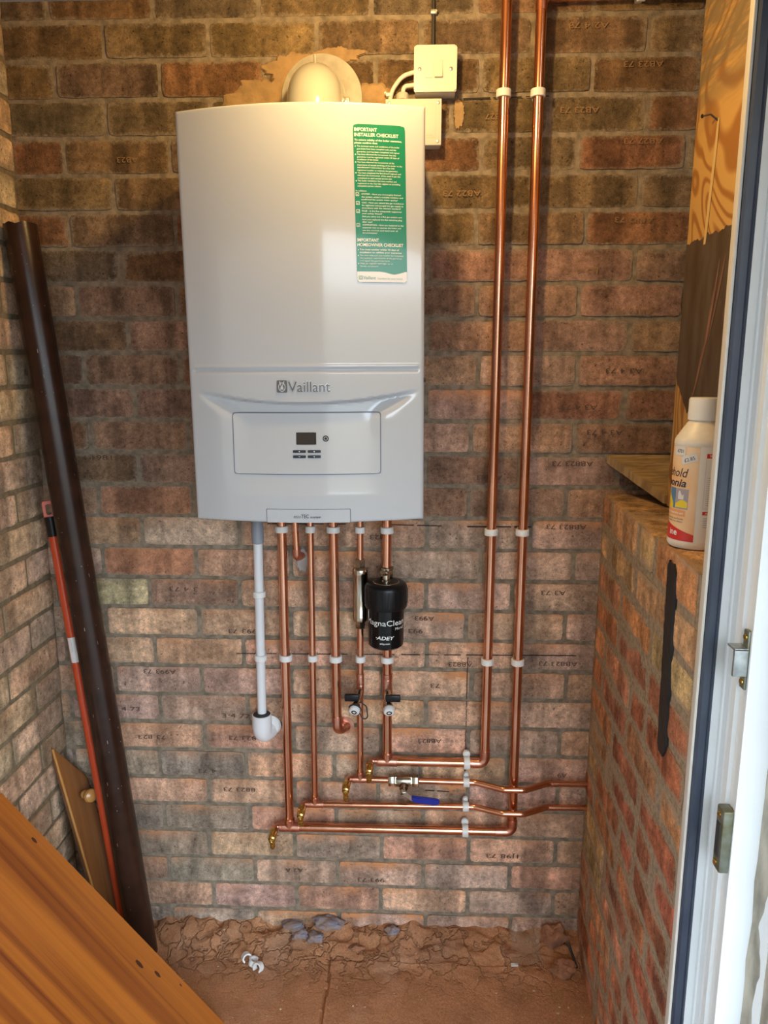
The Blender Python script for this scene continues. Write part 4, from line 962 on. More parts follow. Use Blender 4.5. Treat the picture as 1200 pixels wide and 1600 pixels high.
# black filter
FC = (543, -62)
fl = thing('magnetic_filter', 'black canister filter with white lettering below the boiler', 'filter', (FC[0], FC[1], 836))
bm = bmesh.new(); add_lathe(bm, [(20, 838), (36, 837), (40, 841), (41, 850), (41.5, 935), (30, 936)], (*FC, 0), (0, 0, 1), 56); obj('canister', bm, M['black_gloss'], fl)
bm = bmesh.new()
pr = []
for r, z in ((42, 930), (47, 931), (48.5, 934), (48.5, 978), (46, 985), (42, 988), (30, 989.5)): pr.append((r, z))
add_lathe(bm, pr, (*FC, 0), (0, 0, 1), 56)
for k2 in range(18):
    a = 2 * PI * k2 / 18; d = Vector((math.cos(a), math.sin(a), 0)); c = Vector((*FC, 0)) + d * 48.4; tq = Vector((-d.y, d.x, 0)) * 2.2
    lo = [bm.verts.new(c + d * e_ + tq * s_ + Vector((0, 0, z))) for z in (940, 976) for e_, s_ in ((-1, -1), (1.4, -.7), (1.4, .7), (-1, 1))]
    for i_ in range(4): bm.faces.new((lo[i_], lo[(i_ + 1) % 4], lo[4 + (i_ + 1) % 4], lo[4 + i_]))
    bm.faces.new(lo[:4]); bm.faces.new(lo[4:])
obj('screw_cap', bm, M['black_plastic'], fl)
bm = bmesh.new(); add_torus(bm, 29, 1.0, (FC[0], FC[1], 989.5), (0, 0, 1), 44, 8); obj('lid_ring', bm, M['chrome'], fl)
bm = bmesh.new(); add_lathe(bm, [(10, 986), (10, 992), (8.5, 994), (8.5, 1006), (6, 1009), (3, 1010)], (FC[0], FC[1] - 2, 0), (0, 0, 1), 24); obj('air_vent', bm, M['chrome'], fl)
bm = bmesh.new(); add_hex(bm, 17, 990, 1010, (543, YP, 0), (0, 0, 1)); add_lathe(bm, [(14, 1009), (16.5, 1010), (16.5, 1015), (12, 1016)], (543, YP, 0), (0, 0, 1), 24); obj('compression_nut', bm, M['nickel'], fl)
bm = bmesh.new(); add_hex(bm, 16, 822, 838, (545, YP, 0), (0, 0, 1)); obj('compression_nut', bm, M['black_plastic'], fl)
def on_can(s, z, R=41.9):
    a = s / R - 0.06; return Vector((FC[0] + R * math.sin(a), FC[1] - R * math.cos(a), z))
bm = bmesh.new()
add_text(bm, 'MagnaClean', -50, 897, 13, width=104, place=on_can); obj('lettering', bm, M['print_white'], fl, smooth=False); bm = bmesh.new(); add_text(bm, 'Micro2', 26, 886, 6.5, width=26, place=on_can)
obj('lettering', bm, M['print_white'], fl, smooth=False); bm = bmesh.new(); add_text(bm, '\u00b7ADEY', -20, 864, 8.2, width=44, place=on_can, bold=True, italic=True); add_text(bm, 'adey.com', -10, 853, 4.2, width=23, place=on_can, bold=True)
obj('lettering', bm, M['print_white'], fl, smooth=False)

# drain valves on the two pipes
def hose_cock(x, z, dx, side, label):
    t = thing('drain_valve', label, 'drain valve', (x, YP, z), 'drain valves with black levers')
    a = Vector((x, YP - 10.5, z + 22)); b = Vector((x + dx, YP - 46, z - 4)); ax = (b - a)
    bm = bmesh.new(); add_lathe(bm, [(7.6, 0), (8.4, 6), (8.4, 14), (10.5, 15), (10.5, 30), (8, 32), (8, ax.length)], a, ax, 20); obj('body', bm, M['chrome'], t)
    m_ = a + ax * 0.47
    bm = bmesh.new(); add_box(bm, m_.x - 5, m_.x + 5, m_.y - 16, m_.y - 6, m_.z + 2, m_.z + 14, 2)
    x0, x1 = (m_.x - 30, m_.x + 4) if side < 0 else (m_.x - 6, m_.x + 30)
    add_box(bm, x0, x1, m_.y - 20, m_.y - 9, m_.z, m_.z + 17, 3); obj('lever', bm, M['black_plastic'], t)
    n = Vector((dx * 0.02, -1, -0.5)).normalized()
    bm = bmesh.new(); add_lathe(bm, [(8, -8), (10.2, -7), (10.2, 2), (9, 4)], b, n, 24); obj('outlet', bm, M['nickel'], t)
    bm = bmesh.new(); add_lathe(bm, [(12.5, 2), (13, 3), (13, 11), (11.5, 14), (8, 15)], b, n, 24); cap = obj('cap', bm, M['plastic_white'], t)
    bm = bmesh.new(); add_torus(bm, 5.2, 1.4, b + n * 15, n, 20, 8); obj('cap_ring', bm, M['black_plastic'], cap)
    bm = bmesh.new(); add_torus(bm, 13.4, 2.0, b + n * 4, n, 26, 8)
    if side < 0: add_tube(bm, fillet([b + Vector((9, -6, -9)), b + Vector((18, -12, -24)), b + Vector((30, -6, -24)), b + Vector((26, 2, 2)), b + Vector((10, 8, 10))], 10, 6), 1.7, 10); obj('strap', bm, M['rubber'], t)
hose_cock(480, 690, -8, -1, 'drain valve with black lever pointing left and dangling black strap')
hose_cock(545.5, 690, 5, 1, 'drain valve with black lever pointing right below the black filter')

# lever valve
lv = thing('lever_valve', 'nickel ball valve with a long blue lever on the slim pipe', 'valve', (585, YP, 472))
bm = bmesh.new(); add_lathe(bm, [(9, -20), (14.5, -18), (16, -8), (16, 8), (14.5, 18), (9, 20)], (586, YP, 472), (1, 0, 0), 28); add_hex(bm, 15, -22, -15, (586, YP, 472), (1, 0, 0)); add_hex(bm, 15, 15, 22, (586, YP, 472), (1, 0, 0)); obj('body', bm, M['nickel'], lv)
for x0, x1 in ((549, 564), (608, 623)):
    bm = bmesh.new(); add_hex(bm, 14.5, x0, x1, (0, YP, 472), (1, 0, 0)); obj('compression_nut', bm, M['nickel'], lv)
bm = bmesh.new(); add_lathe(bm, [(11, 8), (11, 22), (8, 23), (8, 34)], (586, YP, 470), (0.05, -1, -0.35), 20); add_hex(bm, 8, 33, 40, (586, YP, 470), (0.05, -1, -0.35)); obj('stem', bm, M['nickel'], lv)
bm = bmesh.new()
def ribbon(bm, pts, w, t):
    prev = None
    for i, p in enumerate(pts):
        p = Vector(p); q = [p + Vector((0, sy * t / 2, sz * w[i] / 2)) for sy, sz in ((-1, -1), (-1, 1), (1, 1), (1, -1))]
        ring = [bm.verts.new(v) for v in q]
        if prev:
            for k2 in range(4): bm.faces.new((prev[k2], prev[(k2 + 1) % 4], ring[(k2 + 1) % 4], ring[k2]))
        else: bm.faces.new(ring)
        prev = ring
    bm.faces.new(prev)
ribbon(bm, [(582, -66, 462), (594, -68, 458), (604, -72, 452), (614, -76, 449)], [15, 15, 13, 12], 3); obj('lever', bm, M['steel'], lv)
bm = bmesh.new()
t_ = bmesh.new(); ribbon(t_, [(606, -74, 453), (614, -77, 451), (640, -78, 449), (664, -78, 447), (673, -78, 446.5)], [13, 16, 17, 17, 10], 8); bmesh.ops.bevel(t_, geom=list(t_.edges), offset=2, segments=2, affect='EDGES'); merge(bm, t_)
gp = obj('lever_grip', bm, M['blue'], lv)

# ------------------------------------------------------------------ white waste pipe
wp = thing('waste_pipe', 'white plastic condensate pipe left of the copper pipes, dropping into an elbow', 'waste pipe', (241, YP, 800))
bm = bmesh.new(); add_tube(bm, [(244, YP, 1076), (240.5, YP, 632)], 10.8, 24); obj('tube', bm, M['pipe_white'], wp)
bm = bmesh.new(); prf = []
for k2 in range(7): prf += [(10.6, 1186 - 8 * k2), (12, 1184 - 8 * k2), (12, 1181 - 8 * k2), (10.6, 1179 - 8 * k2)]
prf += [(12.6, 1128), (12.8, 1110), (14, 1108), (14, 1070), (11, 1068)]
add_lathe(bm, prf, (244, YP, 0), (0, 0, 1), 24); obj('connector', bm, M['plastic_grey'], wp, label='grey ribbed hose connector')
bm = bmesh.new(); add_tube(bm, fillet([(240.5, -34, 640), (240.5, -34, 588), (252, 0, 586)], 26, 10), 22, 32); add_lathe(bm, [(22, 0), (23.5, 1), (23.5, 36), (22, 37)], (240.5, -34, 606), (0, 0, 1), 32); obj('elbow', bm, M['pipe_white'], wp)
bm = bmesh.new(); add_lathe(bm, [(11, 0), (20.5, 0), (21, 2), (12, 4)], (240.5, -34, 641), (0, 0, 1), 28); obj('rubber_seal', bm, M['rubber'], wp)
bm = bmesh.new(); add_lathe(bm, [(18, 0), (25, 0), (26, 3), (22, 6), (18, 6)], (256, -4.5, 600), (0, -1, 0), 32); obj('wall_collar', bm, M['plastic_white'], wp)

# ------------------------------------------------------------------ pipe clips
def clip_shape(r, axis='z'):
    """clip round a pipe whose axis is z (or x), origin on the pipe axis"""
    bm = bmesh.new(); w = 7.5; ro, ri = r + 4.2, r + 0.15
    a = (0, 0, 1) if axis == 'z' else (1, 0, 0)
    add_lathe(bm, [(ri, -w), (ro - 1, -w), (ro, -w + 1), (ro, w - 1), (ro - 1, w), (ri, w)], (0, 0, 0), a, 32, closed=True)
    if axis == 'z': add_box(bm, -r * 0.7, r * 0.7, r, -YP - 1, -w + .5, w - .5, 1)
    else: add_box(bm, -w + .5, w - .5, r, -YP - 1, -r * 0.7, r * 0.7, 1)
    return bm
def lug_shape(r):
    bm = bmesh.new(); add_lathe(bm, [(2.5, -4), (r * .85, -4), (r * .85, 2), (r * .7, 4), (r * .45, 4.2), (r * .42, 0.5), (0.2, 0.5)], (0, 12, r + 6), (0, -1, 0), 24); return bm
CLIPS = []
protos = {}
def clip(r, axis, p, label, big=True):
    key = (r, axis)
    if key not in protos:
        t = thing('pipe_clip', label, 'pipe clip', p, 'white pipe clips'); obj('band', clip_shape(r, axis), M['plastic_white'], t, local=True)
        if axis == 'x': obj('screw_lug', lug_shape(r), M['plastic_white'], t, local=True)
        protos[key] = t; return t
    s = protos[key]; t = s.copy(); COL.objects.link(t); t.location = Vector(p) * MM; t['label'] = label
    for ch in list(s.children):
        c = ch.copy(); COL.objects.link(c); c.parent = t
    return t
nm = {'A': 'leftmost thick copper pipe', 'C': 'left slim copper pipe', 'D': 'thick copper pipe that enters the wall halfway', 'E': 'slim pipe with the chrome cylinder', 'F': 'pipe with the black filter'}
for k_, r, xt, xb in (('A', 11, 300.3, 302.3), ('C', 7.6, 367, 367), ('D', 11, 419.6, 422.3), ('E', 7.6, 481.8, 481.2), ('F', 11, 543.6, 545.2)):
    clip(r, 'z', (xt, YP, 1103), 'white clip under the boiler on the ' + nm[k_])
    clip(r, 'z', (xb, YP, 788), 'white clip halfway down on the ' + nm[k_])
for z, s in ((2018, 'top'), (1101, 'middle'), (787, 'lowest')):
    clip(11, 'z', (782 - (z - 787) * 0.0022, YP, z), s + ' white clip on the inner right-hand riser')
    clip(11, 'z', (853.5 - (z - 787) * 0.0036, YP, z), s + ' white clip on the far right riser')
for z, s in ((945, 'upper'), (787, 'lower')): clip(10.8, 'z', (243 - (945 - z) * 0.008, YP, z), s + ' white clip on the white waste pipe')
for z, r, s in ((523, 11, 'topmost thick'), (471.2, 7.6, 'slim pipe with the blue lever valve,'), (404.8, 7.6, 'slim pipe second from bottom,'), (338.6, 11, 'lowest thick')):
    clip(r, 'x', (740, YP, z), 'white screwed clip on the %s horizontal copper pipe' % s if 'thick' in s else 'white screwed clip on the %s horizontal run' % s)
clip(11, 'z', (1046, YP, 2199), 'white clip at the top edge on the pipe to the right') .rotation_euler = (0, PI / 2, 0)
# spare clips on the floor
for (x, y, rx, rz_, lb) in ((196, -98, 1.35, 0.5, 'loose white clip on the floor, standing open at the left'), (216, -108, 0.2, 1.2, 'loose white clip on the floor, lying in the middle of three'), (231, -124, 1.2, -0.5, 'loose white clip on the floor, nearest of three')):
    t = thing('loose_pipe_clip', lb, 'pipe clip', (x, y, floor_z(x, y) + 11), 'loose clips on the floor', rot=(rx, 0.2, rz_))
    bm = bmesh.new(); n = 20; ri, ro, w = 8.5, 12, 7
    rg = []
    for k2 in range(n + 1):
        a = -0.6 + (2 * PI - 1.5) * k2 / n
        rg.append([bm.verts.new((math.cos(a) * q, math.sin(a) * q, h)) for q, h in ((ri, -w), (ro, -w), (ro, w), (ri, w))])
    for a, b in zip(rg, rg[1:]):
        for k2 in range(4): bm.faces.new((a[k2], a[(k2 + 1) % 4], b[(k2 + 1) % 4], b[k2]))
    bm.faces.new(rg[0]); bm.faces.new(rg[-1][::-1])
    obj('band', bm, M['plastic_white'], t, local=True)

# ------------------------------------------------------------------ things leaning in the left corner
dp = thing('downpipe', 'long dark brown plastic pipe leaning in the left corner', 'pipe', (-71, -82, 0))
ptop = Vector((-230, -72, 1762)); pbot = Vector((-70, -84, 6)); pd = (ptop - pbot)
bm = bmesh.new()
nseg = 40; L_ = pd.length; u_, v_ = frame_of(pd); rings = []
for k2 in range(nseg + 1):
    ring = []
    for q in range(32):
        a = 2 * PI * q / 32; h = L_ * k2 / nseg
        if k2 == nseg: h += 5 * noise.noise(Vector((math.cos(a) * 2, math.sin(a) * 2, 1))) - (14 if 0.9 < a < 1.4 else 0)
        ring.append(bm.verts.new(pbot + pd.normalized() * h + (u_ * math.cos(a) + v_ * math.sin(a)) * 33.5))
    rings.append(ring)
inner = []
for q in range(32):
    a = 2 * PI * q / 32; inner.append(bm.verts.new(rings[-1][q].co * 1 - (u_ * math.cos(a) + v_ * math.sin(a)) * 2.5))
deep = [bm.verts.new(v.co - pd.normalized() * 120) for v in inner]
for a, b in list(zip(rings, rings[1:])) + [(rings[-1], inner), (inner, deep)]:
    for q in range(32): bm.faces.new((a[q], a[(q + 1) % 32], b[(q + 1) % 32], b[q]))
obj('tube', bm, M['brown_pipe'], dp)
bm = bmesh.new(); random.seed(3)
for _ in range(150):
    h = random.uniform(0.0, 1.0) ** 1.0 * L_; a0 = random.uniform(0, 2 * PI)
    d = u_ * math.cos(a0) + v_ * math.sin(a0)
    if d.y > 0.2: continue
    c = pbot + pd.normalized() * h + d * 33.8; tq = pd.normalized().cross(d)
    w, l = random.uniform(.3, .8), random.choice([.5, .6, .8, 1, 1.5, 4]); a = random.uniform(-.6, .6)
    ex = tq * math.cos(a) * w + pd.normalized() * math.sin(a) * w; ey = pd.normalized() * l
    bm.faces.new([bm.verts.new(p_) for p_ in (c - ex - ey, c + ex - ey, c + ex + ey, c - ex + ey)])
o = obj('dust_specks', bm, M['dust_speck'], dp, smooth=False); o['kind'] = 'stuff'
# broom handle
bt_, bb_ = Vector((-229, -62, 1168)), Vector((-122, -66, 42)); bd_ = (bt_ - bb_).normalized(); BL = (bt_ - bb_).length
br_ = thing('broom_handle', 'orange metal broom handle leaning behind the brown pipe', 'broom handle', bb_)
bm = bmesh.new(); add_tube(bm, [bb_, bb_ + bd_ * (BL - 78)], 11, 22); obj('shaft', bm, M['orange'], br_)
bm = bmesh.new(); add_tube(bm, [bb_ + bd_ * (BL - 80), bb_ + bd_ * (BL - 34)], 12.6, 22); obj('collar', bm, M['black_plastic'], br_)
bm = bmesh.new()
ol = rrect(-12.5, 12.5, -2, 38, 5, 5); il = rrect(-6.5, 6.5, 6, 31, 5, 5); side = Vector((0.89, 0.46, 0.0)).normalized(); side = (side - bd_ * side.dot(bd_)).normalized(); nn = side.cross(bd_)
base_ = bb_ + bd_ * (BL - 36)
def P3(p, h): return base_ + side * p[0] + bd_ * p[1] + nn * h
A_ = [[bm.verts.new(P3(p, h)) for p in ol] for h in (-5, 5)]; B_ = [[bm.verts.new(P3(p, h)) for p in il] for h in (-5, 5)]
n = len(ol)
for k2 in range(n):
    j2 = (k2 + 1) % n
    bm.faces.new((A_[1][k2], A_[1][j2], B_[1][j2], B_[1][k2])); bm.faces.new((A_[0][k2], B_[0][k2], B_[0][j2], A_[0][j2])); bm.faces.new((A_[0][k2], A_[0][j2], A_[1][j2], A_[1][k2])); bm.faces.new((B_[0][k2], B_[1][k2], B_[1][j2], B_[0][j2]))
obj('hanging_loop', bm, M['orange'], br_)
def on_shaft(s, h, R=11.25):
    a = s / R; c = bb_ + bd_ * h; f_ = Vector((0.45, -0.89, 0)); f_ = (f_ - bd_ * f_.dot(bd_)).normalized(); r_ = bd_.cross(f_)
    return c - r_ * (-R * math.sin(a)) + f_ * R * math.cos(a)
bm = bmesh.new(); g = [[bm.verts.new(on_shaft(-12 + 24 * i / 8, 745 + 62 * j)) for i in range(9)] for j in (0, 1)]
for i in range(8): bm.faces.new((g[0][i], g[0][i + 1], g[1][i + 1], g[1][i]))
lb = obj('paper_label', bm, M['label_paper'], br_, label='torn white barcode label')
bm = bmesh.new()
for k2 in range(12):
    h = 772 + k2 * 2.6; bm.faces.new([bm.verts.new(on_shaft(s_, hh, 11.5)) for s_, hh in ((-4, h), (6, h), (6, h + random.uniform(.6, 1.8)), (-4, h + 1.2))])
obj('barcode', bm, M['print_dark'], lb, smooth=False)

def slab(name, corners, th, material, parent, grain, nrm=None, bev=2.0, rows=1):
    """flat board from 4 world corners (a,b,c,d); grain: (origin, along, across) gives the grain_uv attribute"""
    a, b, c, d = [Vector(p) for p in corners]; n = (b - a).cross(d - a).normalized() if nrm is None else Vector(nrm)
    bm = bmesh.new()
    add_prism(bm, [(0, 0), (1, 0), (2, 0), (3, 0)], 0, 1) if False else None
    lo = [bm.verts.new(p - n * th) for p in (a, b, c, d)]; hi = [bm.verts.new(p) for p in (a, b, c, d)]
    bm.faces.new(lo[::-1]); bm.faces.new(hi)
    for k2 in range(4): bm.faces.new((lo[k2], lo[(k2 + 1) % 4], hi[(k2 + 1) % 4], hi[k2]))
    bmesh.ops.bevel(bm, geom=list(bm.edges), offset=bev, segments=2, affect='EDGES')
    lay = bm.verts.layers.float_vector.new('grain_uv'); o_, al, ac = [Vector(t) for t in grain]; al.normalize(); ac.normalize()
    for v in bm.verts: v[lay] = Vector(((v.co - o_).dot(al) * MM, (v.co - o_).dot(ac) * MM, (v.co - o_).dot(al.cross(ac)) * MM))
    return obj(name, bm, material, parent)
# drawer front standing on end
dN, dF = Vector((-262, -82, 572)), Vector((-214, -14, 455)); dnb, dfb = Vector((-150, -96, 8)), Vector((-106, -24, 8))
dr = thing('drawer_front', 'pine drawer front with a round knob standing on end in the corner', 'drawer front', (-170, -60, 0))
nrm_ = (dnb - dN).cross(dfb - dN).normalized()
if nrm_.x < 0: nrm_ = -nrm_
slab('board', (dN, dnb, dfb, dF), 19, M['pine_drawer_shaded'], dr, (dN, dnb - dN, dfb - dnb), nrm_, 3)
al_ = (dnb - dN).normalized()
bm = bmesh.new(); add_tube(bm, [dN + nrm_ * 0 - (dF - dN).normalized() * -2 + al_ * 6, dnb - al_ * 6 + (dfb - dnb).normalized() * 2], 3.2, 10); obj('edge_moulding', bm, M['knob'], dr, label='rounded moulded edge')  # lighter than the board: the lit edge is painted into its colour
kc = Vector((-205, -52, 428)); kn = nrm_
bm = bmesh.new(); add_lathe(bm, [(10, -4), (11, 0), (11, 3), (8, 6), (7.5, 9), (10, 13), (15, 18), (17, 24), (15, 30), (9, 34), (3, 35)], kc, kn, 28); obj('knob', bm, M['knob'], dr)
# big pine board
pA, pB = Vector((186, -275, 4)), Vector((-264, -296, 586)); wd = Vector((0.02, -1, 0))
pC, pD = pB + wd * 392, pA + wd * 392
pb = thing('pine_board', 'large varnished orange pine board leaning on the left wall', 'pine board', (0, -470, 0))
pn = (pB - pA).cross(wd).normalized(); pn = pn if pn.z > 0 else -pn
slab('panel', (pA, pB, pC, pD), 22, M['pine'], pb, (pB, pA - pB, wd), pn, 2.5)
al_ = (pA - pB).normalized()
for s, t, a, b in ((0.165, 28, 10, 4), (0.64, 58, 15, 5), (0.71, 42, 12, 4.5), (0.80, 17, 5, 2), (0.69, 205, 24, 9), (0.82, 158, 7, 3), (0.97, 128, 7, 3), (0.11, 158, 8, 3)):
    c = pB + (pA - pB) * s + wd * t + pn * 0.25
    poly_ = [c + al_ * (a * 0.8) * math.cos(2 * PI * k2 / 20) * (1 + .12 * math.sin(k2 * 1.7)) + wd * b * math.sin(2 * PI * k2 / 20) for k2 in range(20)]
    bm = bmesh.new(); bm.faces.new([bm.verts.new(p) for p in poly_]); obj('knot', bm, M['knot'], pb, smooth=False)

# ------------------------------------------------------------------ right side: plank, plywood, bottle
pk = thing('timber_plank', 'weathered timber plank resting on the low wall by the back wall', 'plank', (1160, -80, 1190))
bm = bmesh.new()
q = [(1040, -5, 1277), (1122, -158, 1212), (1300, -158, 1212), (1300, -5, 1277)]
hi = [bm.verts.new(p) for p in q]; lo = [bm.verts.new((p[0], p[1], p[2] - 19)) for p in q]
bm.faces.new(hi); bm.faces.new(lo[::-1])
for k2 in range(4): bm.faces.new((lo[k2], lo[(k2 + 1) % 4], hi[(k2 + 1) % 4], hi[k2]))
bmesh.ops.subdivide_edges(bm, edges=list(bm.edges), cuts=12, use_grid_fill=True)
for v in bm.verts: v.co += Vector((noise.noise(v.co * .03) * 1.6, 0, noise.noise(v.co * .05) * 1.2))
obj('board', bm, M['timber_grey'], pk)
bm = bmesh.new(); add_tube(bm, [(1108, -52, 1259), (1135, -48, 1262), (1165, -52, 1262)], 0.8, 6); obj('straw', bm, M['grit'], pk)

py = thing('plywood_panel', 'upright plywood panel with dark brushed paint on its lower half', 'plywood panel', (1127, -380, 1188))
bm = bmesh.new(); add_box(bm, 1127, 1145, -640, -159, 1190, 2415, 1.0); obj('sheet', bm, M['ply'], py)
bm = bmesh.new()
# painted lower area with a ragged edge, proud of the sheet by a film
smooth_ = lambda t: max(0, min(1, t)) ** 2 * (3 - 2 * max(0, min(1, t)))
N_ = 60; topv, botv = [], []
for k2 in range(N_ + 1):
    y = -160 - 475 * k2 / N_
    zt = 1704 + 5 * noise.noise(Vector((k2 * .8, 3, 1))) + 9 * noise.noise(Vector((k2 * .28, 1, 1))); zb = 1418 + 34 * math.exp(-k2 / 2.2) - 30 * smooth_((k2 - 3) / 6) + 7 * noise.noise(Vector((k2 * .6, 5, 1)))
    topv.append((y, zt)); botv.append((y, zb))
tv = [bm.verts.new((1126.4, y, z)) for y, z in topv]; bv = [bm.verts.new((1126.4, y, z)) for y, z in botv]
for k2 in range(N_): bm.faces.new((tv[k2], tv[k2 + 1], bv[k2 + 1], bv[k2]))
obj('dark_paint', bm, M['ply_paint'], py, smooth=False, label='dark brown brushed paint area')
bm = bmesh.new()
for pts in ([(-330, 1655, 1), (-318, 1600, 5), (-300, 1530, 6), (-282, 1480, 6), (-262, 1430, 3), (-240, 1390, 1)], [(-352, 1660, 1), (-342, 1620, 4), (-326, 1570, 4), (-308, 1520, 1)], [(-380, 1640, 1), (-372, 1590, 3), (-362, 1540, 1)], [(-405, 1650, 1), (-400, 1590, 3), (-392, 1530, 1)]):
    prev = None
    for y, z, w in pts:
        c = (bm.verts.new((1125.8, y - w, z)), bm.verts.new((1125.8, y + w, z)))
        if prev: bm.faces.new((prev[0], prev[1], c[1], c[0]))
        prev = c
obj('paint_scratch', bm, M['scratch'], py, smooth=False, label='pale pink scratches in the paint')
bm = bmesh.new(); prev = None
for y, z, w in ((-270, 1896, 4.5), (-268, 1850, 6), (-262, 1790, 6.5), (-256, 1730, 6), (-252, 1690, 5)):
    c = (bm.verts.new((1126.0, y - w, z)), bm.verts.new((1126.0, y + w, z)))
    if prev: bm.faces.new((prev[0], prev[1], c[1], c[0]))
    prev = c
obj('pale_strip', bm, M['ply_strip'], py, smooth=False, label='narrow pale strip below the bent nail')
bm = bmesh.new(); add_tube(bm, fillet([(1127, -266, 1893), (1114, -264, 1904), (1106, -252, 1905)], 3, 4), 1.5, 10); add_lathe(bm, [(3.4, 0), (3.4, 1.4)], (1105, -251, 1905), (-0.5, 0.85, 0), 12); obj('bent_nail', bm, M['rubber'], py)

BC = (1057, -496)
bo = thing('plastic_bottle', 'white plastic bottle of household ammonia with an orange label on the low wall', 'bottle', (BC[0], BC[1], 1186.5))
bm = bmesh.new(); add_lathe(bm, [(30, 0), (37, 1.5), (40, 6), (40, 11), (39.3, 13), (39.3, 164), (40, 166), (39.5, 172), (37, 177), (23, 199), (20, 202), (19, 206), (10, 207)], (BC[0], BC[1], 1187), (0, 0, 1), 56); obj('body', bm, M['bottle_white'], bo)
bm = bmesh.new(); add_lathe(bm, [(21.5, 203), (23, 204), (23, 235), (21.5, 238), (10, 238.5)], (BC[0], BC[1], 1187), (0, 0, 1), 48); obj('cap', bm, M['plastic_white'], bo)
def on_bot(s, z, R=39.7):
    """s mm round the bottle, 0 = faces the photographer"""
    a = s / R; base = math.atan2(-1678 - BC[1], 600 - BC[0]) + a
    return Vector((BC[0] + R * math.cos(base), BC[1] + R * math.sin(base), 1187 + z))
def wrap(bm, s0, s1, z0, z1, R, n=20, ztop=None):
    g0 = [bm.verts.new(on_bot(s0 + (s1 - s0) * i / n, z0, R)) for i in range(n + 1)]; g1 = [bm.verts.new(on_bot(s0 + (s1 - s0) * i / n, (ztop(i / n) if ztop else z1), R)) for i in range(n + 1)]
    for i in range(n): bm.faces.new((g0[i], g0[i + 1], g1[i + 1], g1[i]))
LE = 0      # right edge of the orange panel, mm from the middle
pb_ = lambda a, b: on_bot(a, b, 39.95)
bm = bmesh.new(); wrap(bm, -84, LE, 14, 163, 39.6, 36); lab = obj('label', bm, M['label_orange'], bo, label='orange front label')
bm = bmesh.new(); wrap(bm, -84, LE, 13.8, 30, 39.75, 36, ztop=lambda f: 50 - 25 * f); obj('red_band', bm, M['label_red'], lab)
bm = bmesh.new(); wrap(bm, LE + 0.4, 70, 13, 164, 39.55, 24); lab2 = obj('side_label', bm, M['label_cream'], bo)
bm = bmesh.new(); add_text(bm, 'household', -15, 115.5, 14, width=80, align='r', place=pb_, italic=True); obj('lettering', bm, M['print_dark'], lab, smooth=False)
bm = bmesh.new(); add_text(bm, 'ammonia', -17, 100, 12.5, width=76, align='r', place=pb_, bold=True, italic=True); obj('lettering', bm, M['print_dark'], lab, smooth=False)
bm = bmesh.new(); add_text(bm, 'and wood surfaces', -18, 47.5, 2.8, width=42, align='r', place=pb_); obj('small_print', bm, M['print_dark'], lab, smooth=False)
bm = bmesh.new(); add_text(bm, 'and laundry to clean', -19, 43, 2.8, width=44, align='r', place=pb_); obj('small_print', bm, M['print_dark'], lab, smooth=False)
bm = bmesh.new(); add_text(bm, 'ine', -27, 22, 10, width=16, align='r', place=pb_, bold=True); obj('brand_lettering', bm, M['print_white'], lab, smooth=False)
bm = bmesh.new(); wrap(bm, -70, -15, 53, 63, 39.7, 14); rb_ = obj('ribbon', bm, mat('label_ribbon', (0.80, 0.36, 0.14), 0.4), lab)
bm = bmesh.new(); add_text(bm, 'kitchen & laundry aid', -19, 56.3, 3.2, width=46, align='r', place=pb_, bold=True); obj('ribbon_lettering', bm, M['print_white'], lab, smooth=False)
bm = bmesh.new(); wrap(bm, -52, -35, 64.5, 97, 39.72, 10); obj('picture', bm, M['label_blue'], lab); bm = bmesh.new(); wrap(bm, -34.4, -12, 64.5, 97, 39.72, 10); obj('picture', bm, M['label_mauve'], lab)
bm = bmesh.new(); wrap(bm, -52, -40, 64.5, 68, 39.8, 6, ztop=lambda f: 88 - 16 * f); obj('picture_yellow', bm, M['label_yellow'], lab, smooth=False)
bm = bmesh.new(); wrap(bm, -34.4, -13, 67, 69, 39.8, 8, ztop=lambda f: 72 + 7 * math.sin(f * 2.6)); obj('picture_yellow', bm, M['label_yellow'], lab, smooth=False)
bm = bmesh.new(); wrap(bm, -30, -20, 80, 90, 39.8, 5, ztop=lambda f: 90 + 4 * math.sin(f * 6)); obj('picture_white', bm, M['label_paper'], lab, smooth=False)
def tagp(s0, z0, w, h, rotd):
    bm = bmesh.new(); c_, s_ = math.cos(math.radians(rotd)), math.sin(math.radians(rotd)); nx_ = 12; g = []
    for j in range(5):
        row = []
        for i in range(nx_ + 1):
            a, b = -w / 2 + w * i / nx_, -h / 2 + h * j / 4
            if i in (0, nx_) and j in (0, 4): a *= 0.93
            row.append(bm.verts.new(on_bot(s0 + a * c_ - b * s_, z0 + a * s_ + b * c_, 40.15)))
        g.append(row)
    for j in range(4):
        for i in range(nx_): bm.faces.new((g[j][i], g[j][i + 1], g[j + 1][i + 1], g[j + 1][i]))
    return bm, (lambda a, b: on_bot(s0 + a * c_ - b * s_, z0 + a * s_ + b * c_, 40.35))
bm, pf2 = tagp(-34, 156, 24, 14, 2); pt = obj('price_sticker', bm, M['label_paper'], bo); bm = bmesh.new(); add_text(bm, '4701', -5, -3, 5.5, width=13, place=pf2); obj('print', bm, M['print_dark'], pt, smooth=False)
bm, pf2 = tagp(-16, 145, 26, 13, 20); pt = obj('price_sticker', bm, M['label_paper'], bo, label='tilted price sticker reading 2.85'); bm = bmesh.new(); add_text(bm, '\u00a32.85', -8, -3.5, 5.5, width=17, place=pf2); obj('print', bm, M['print_dark'], pt, smooth=False)
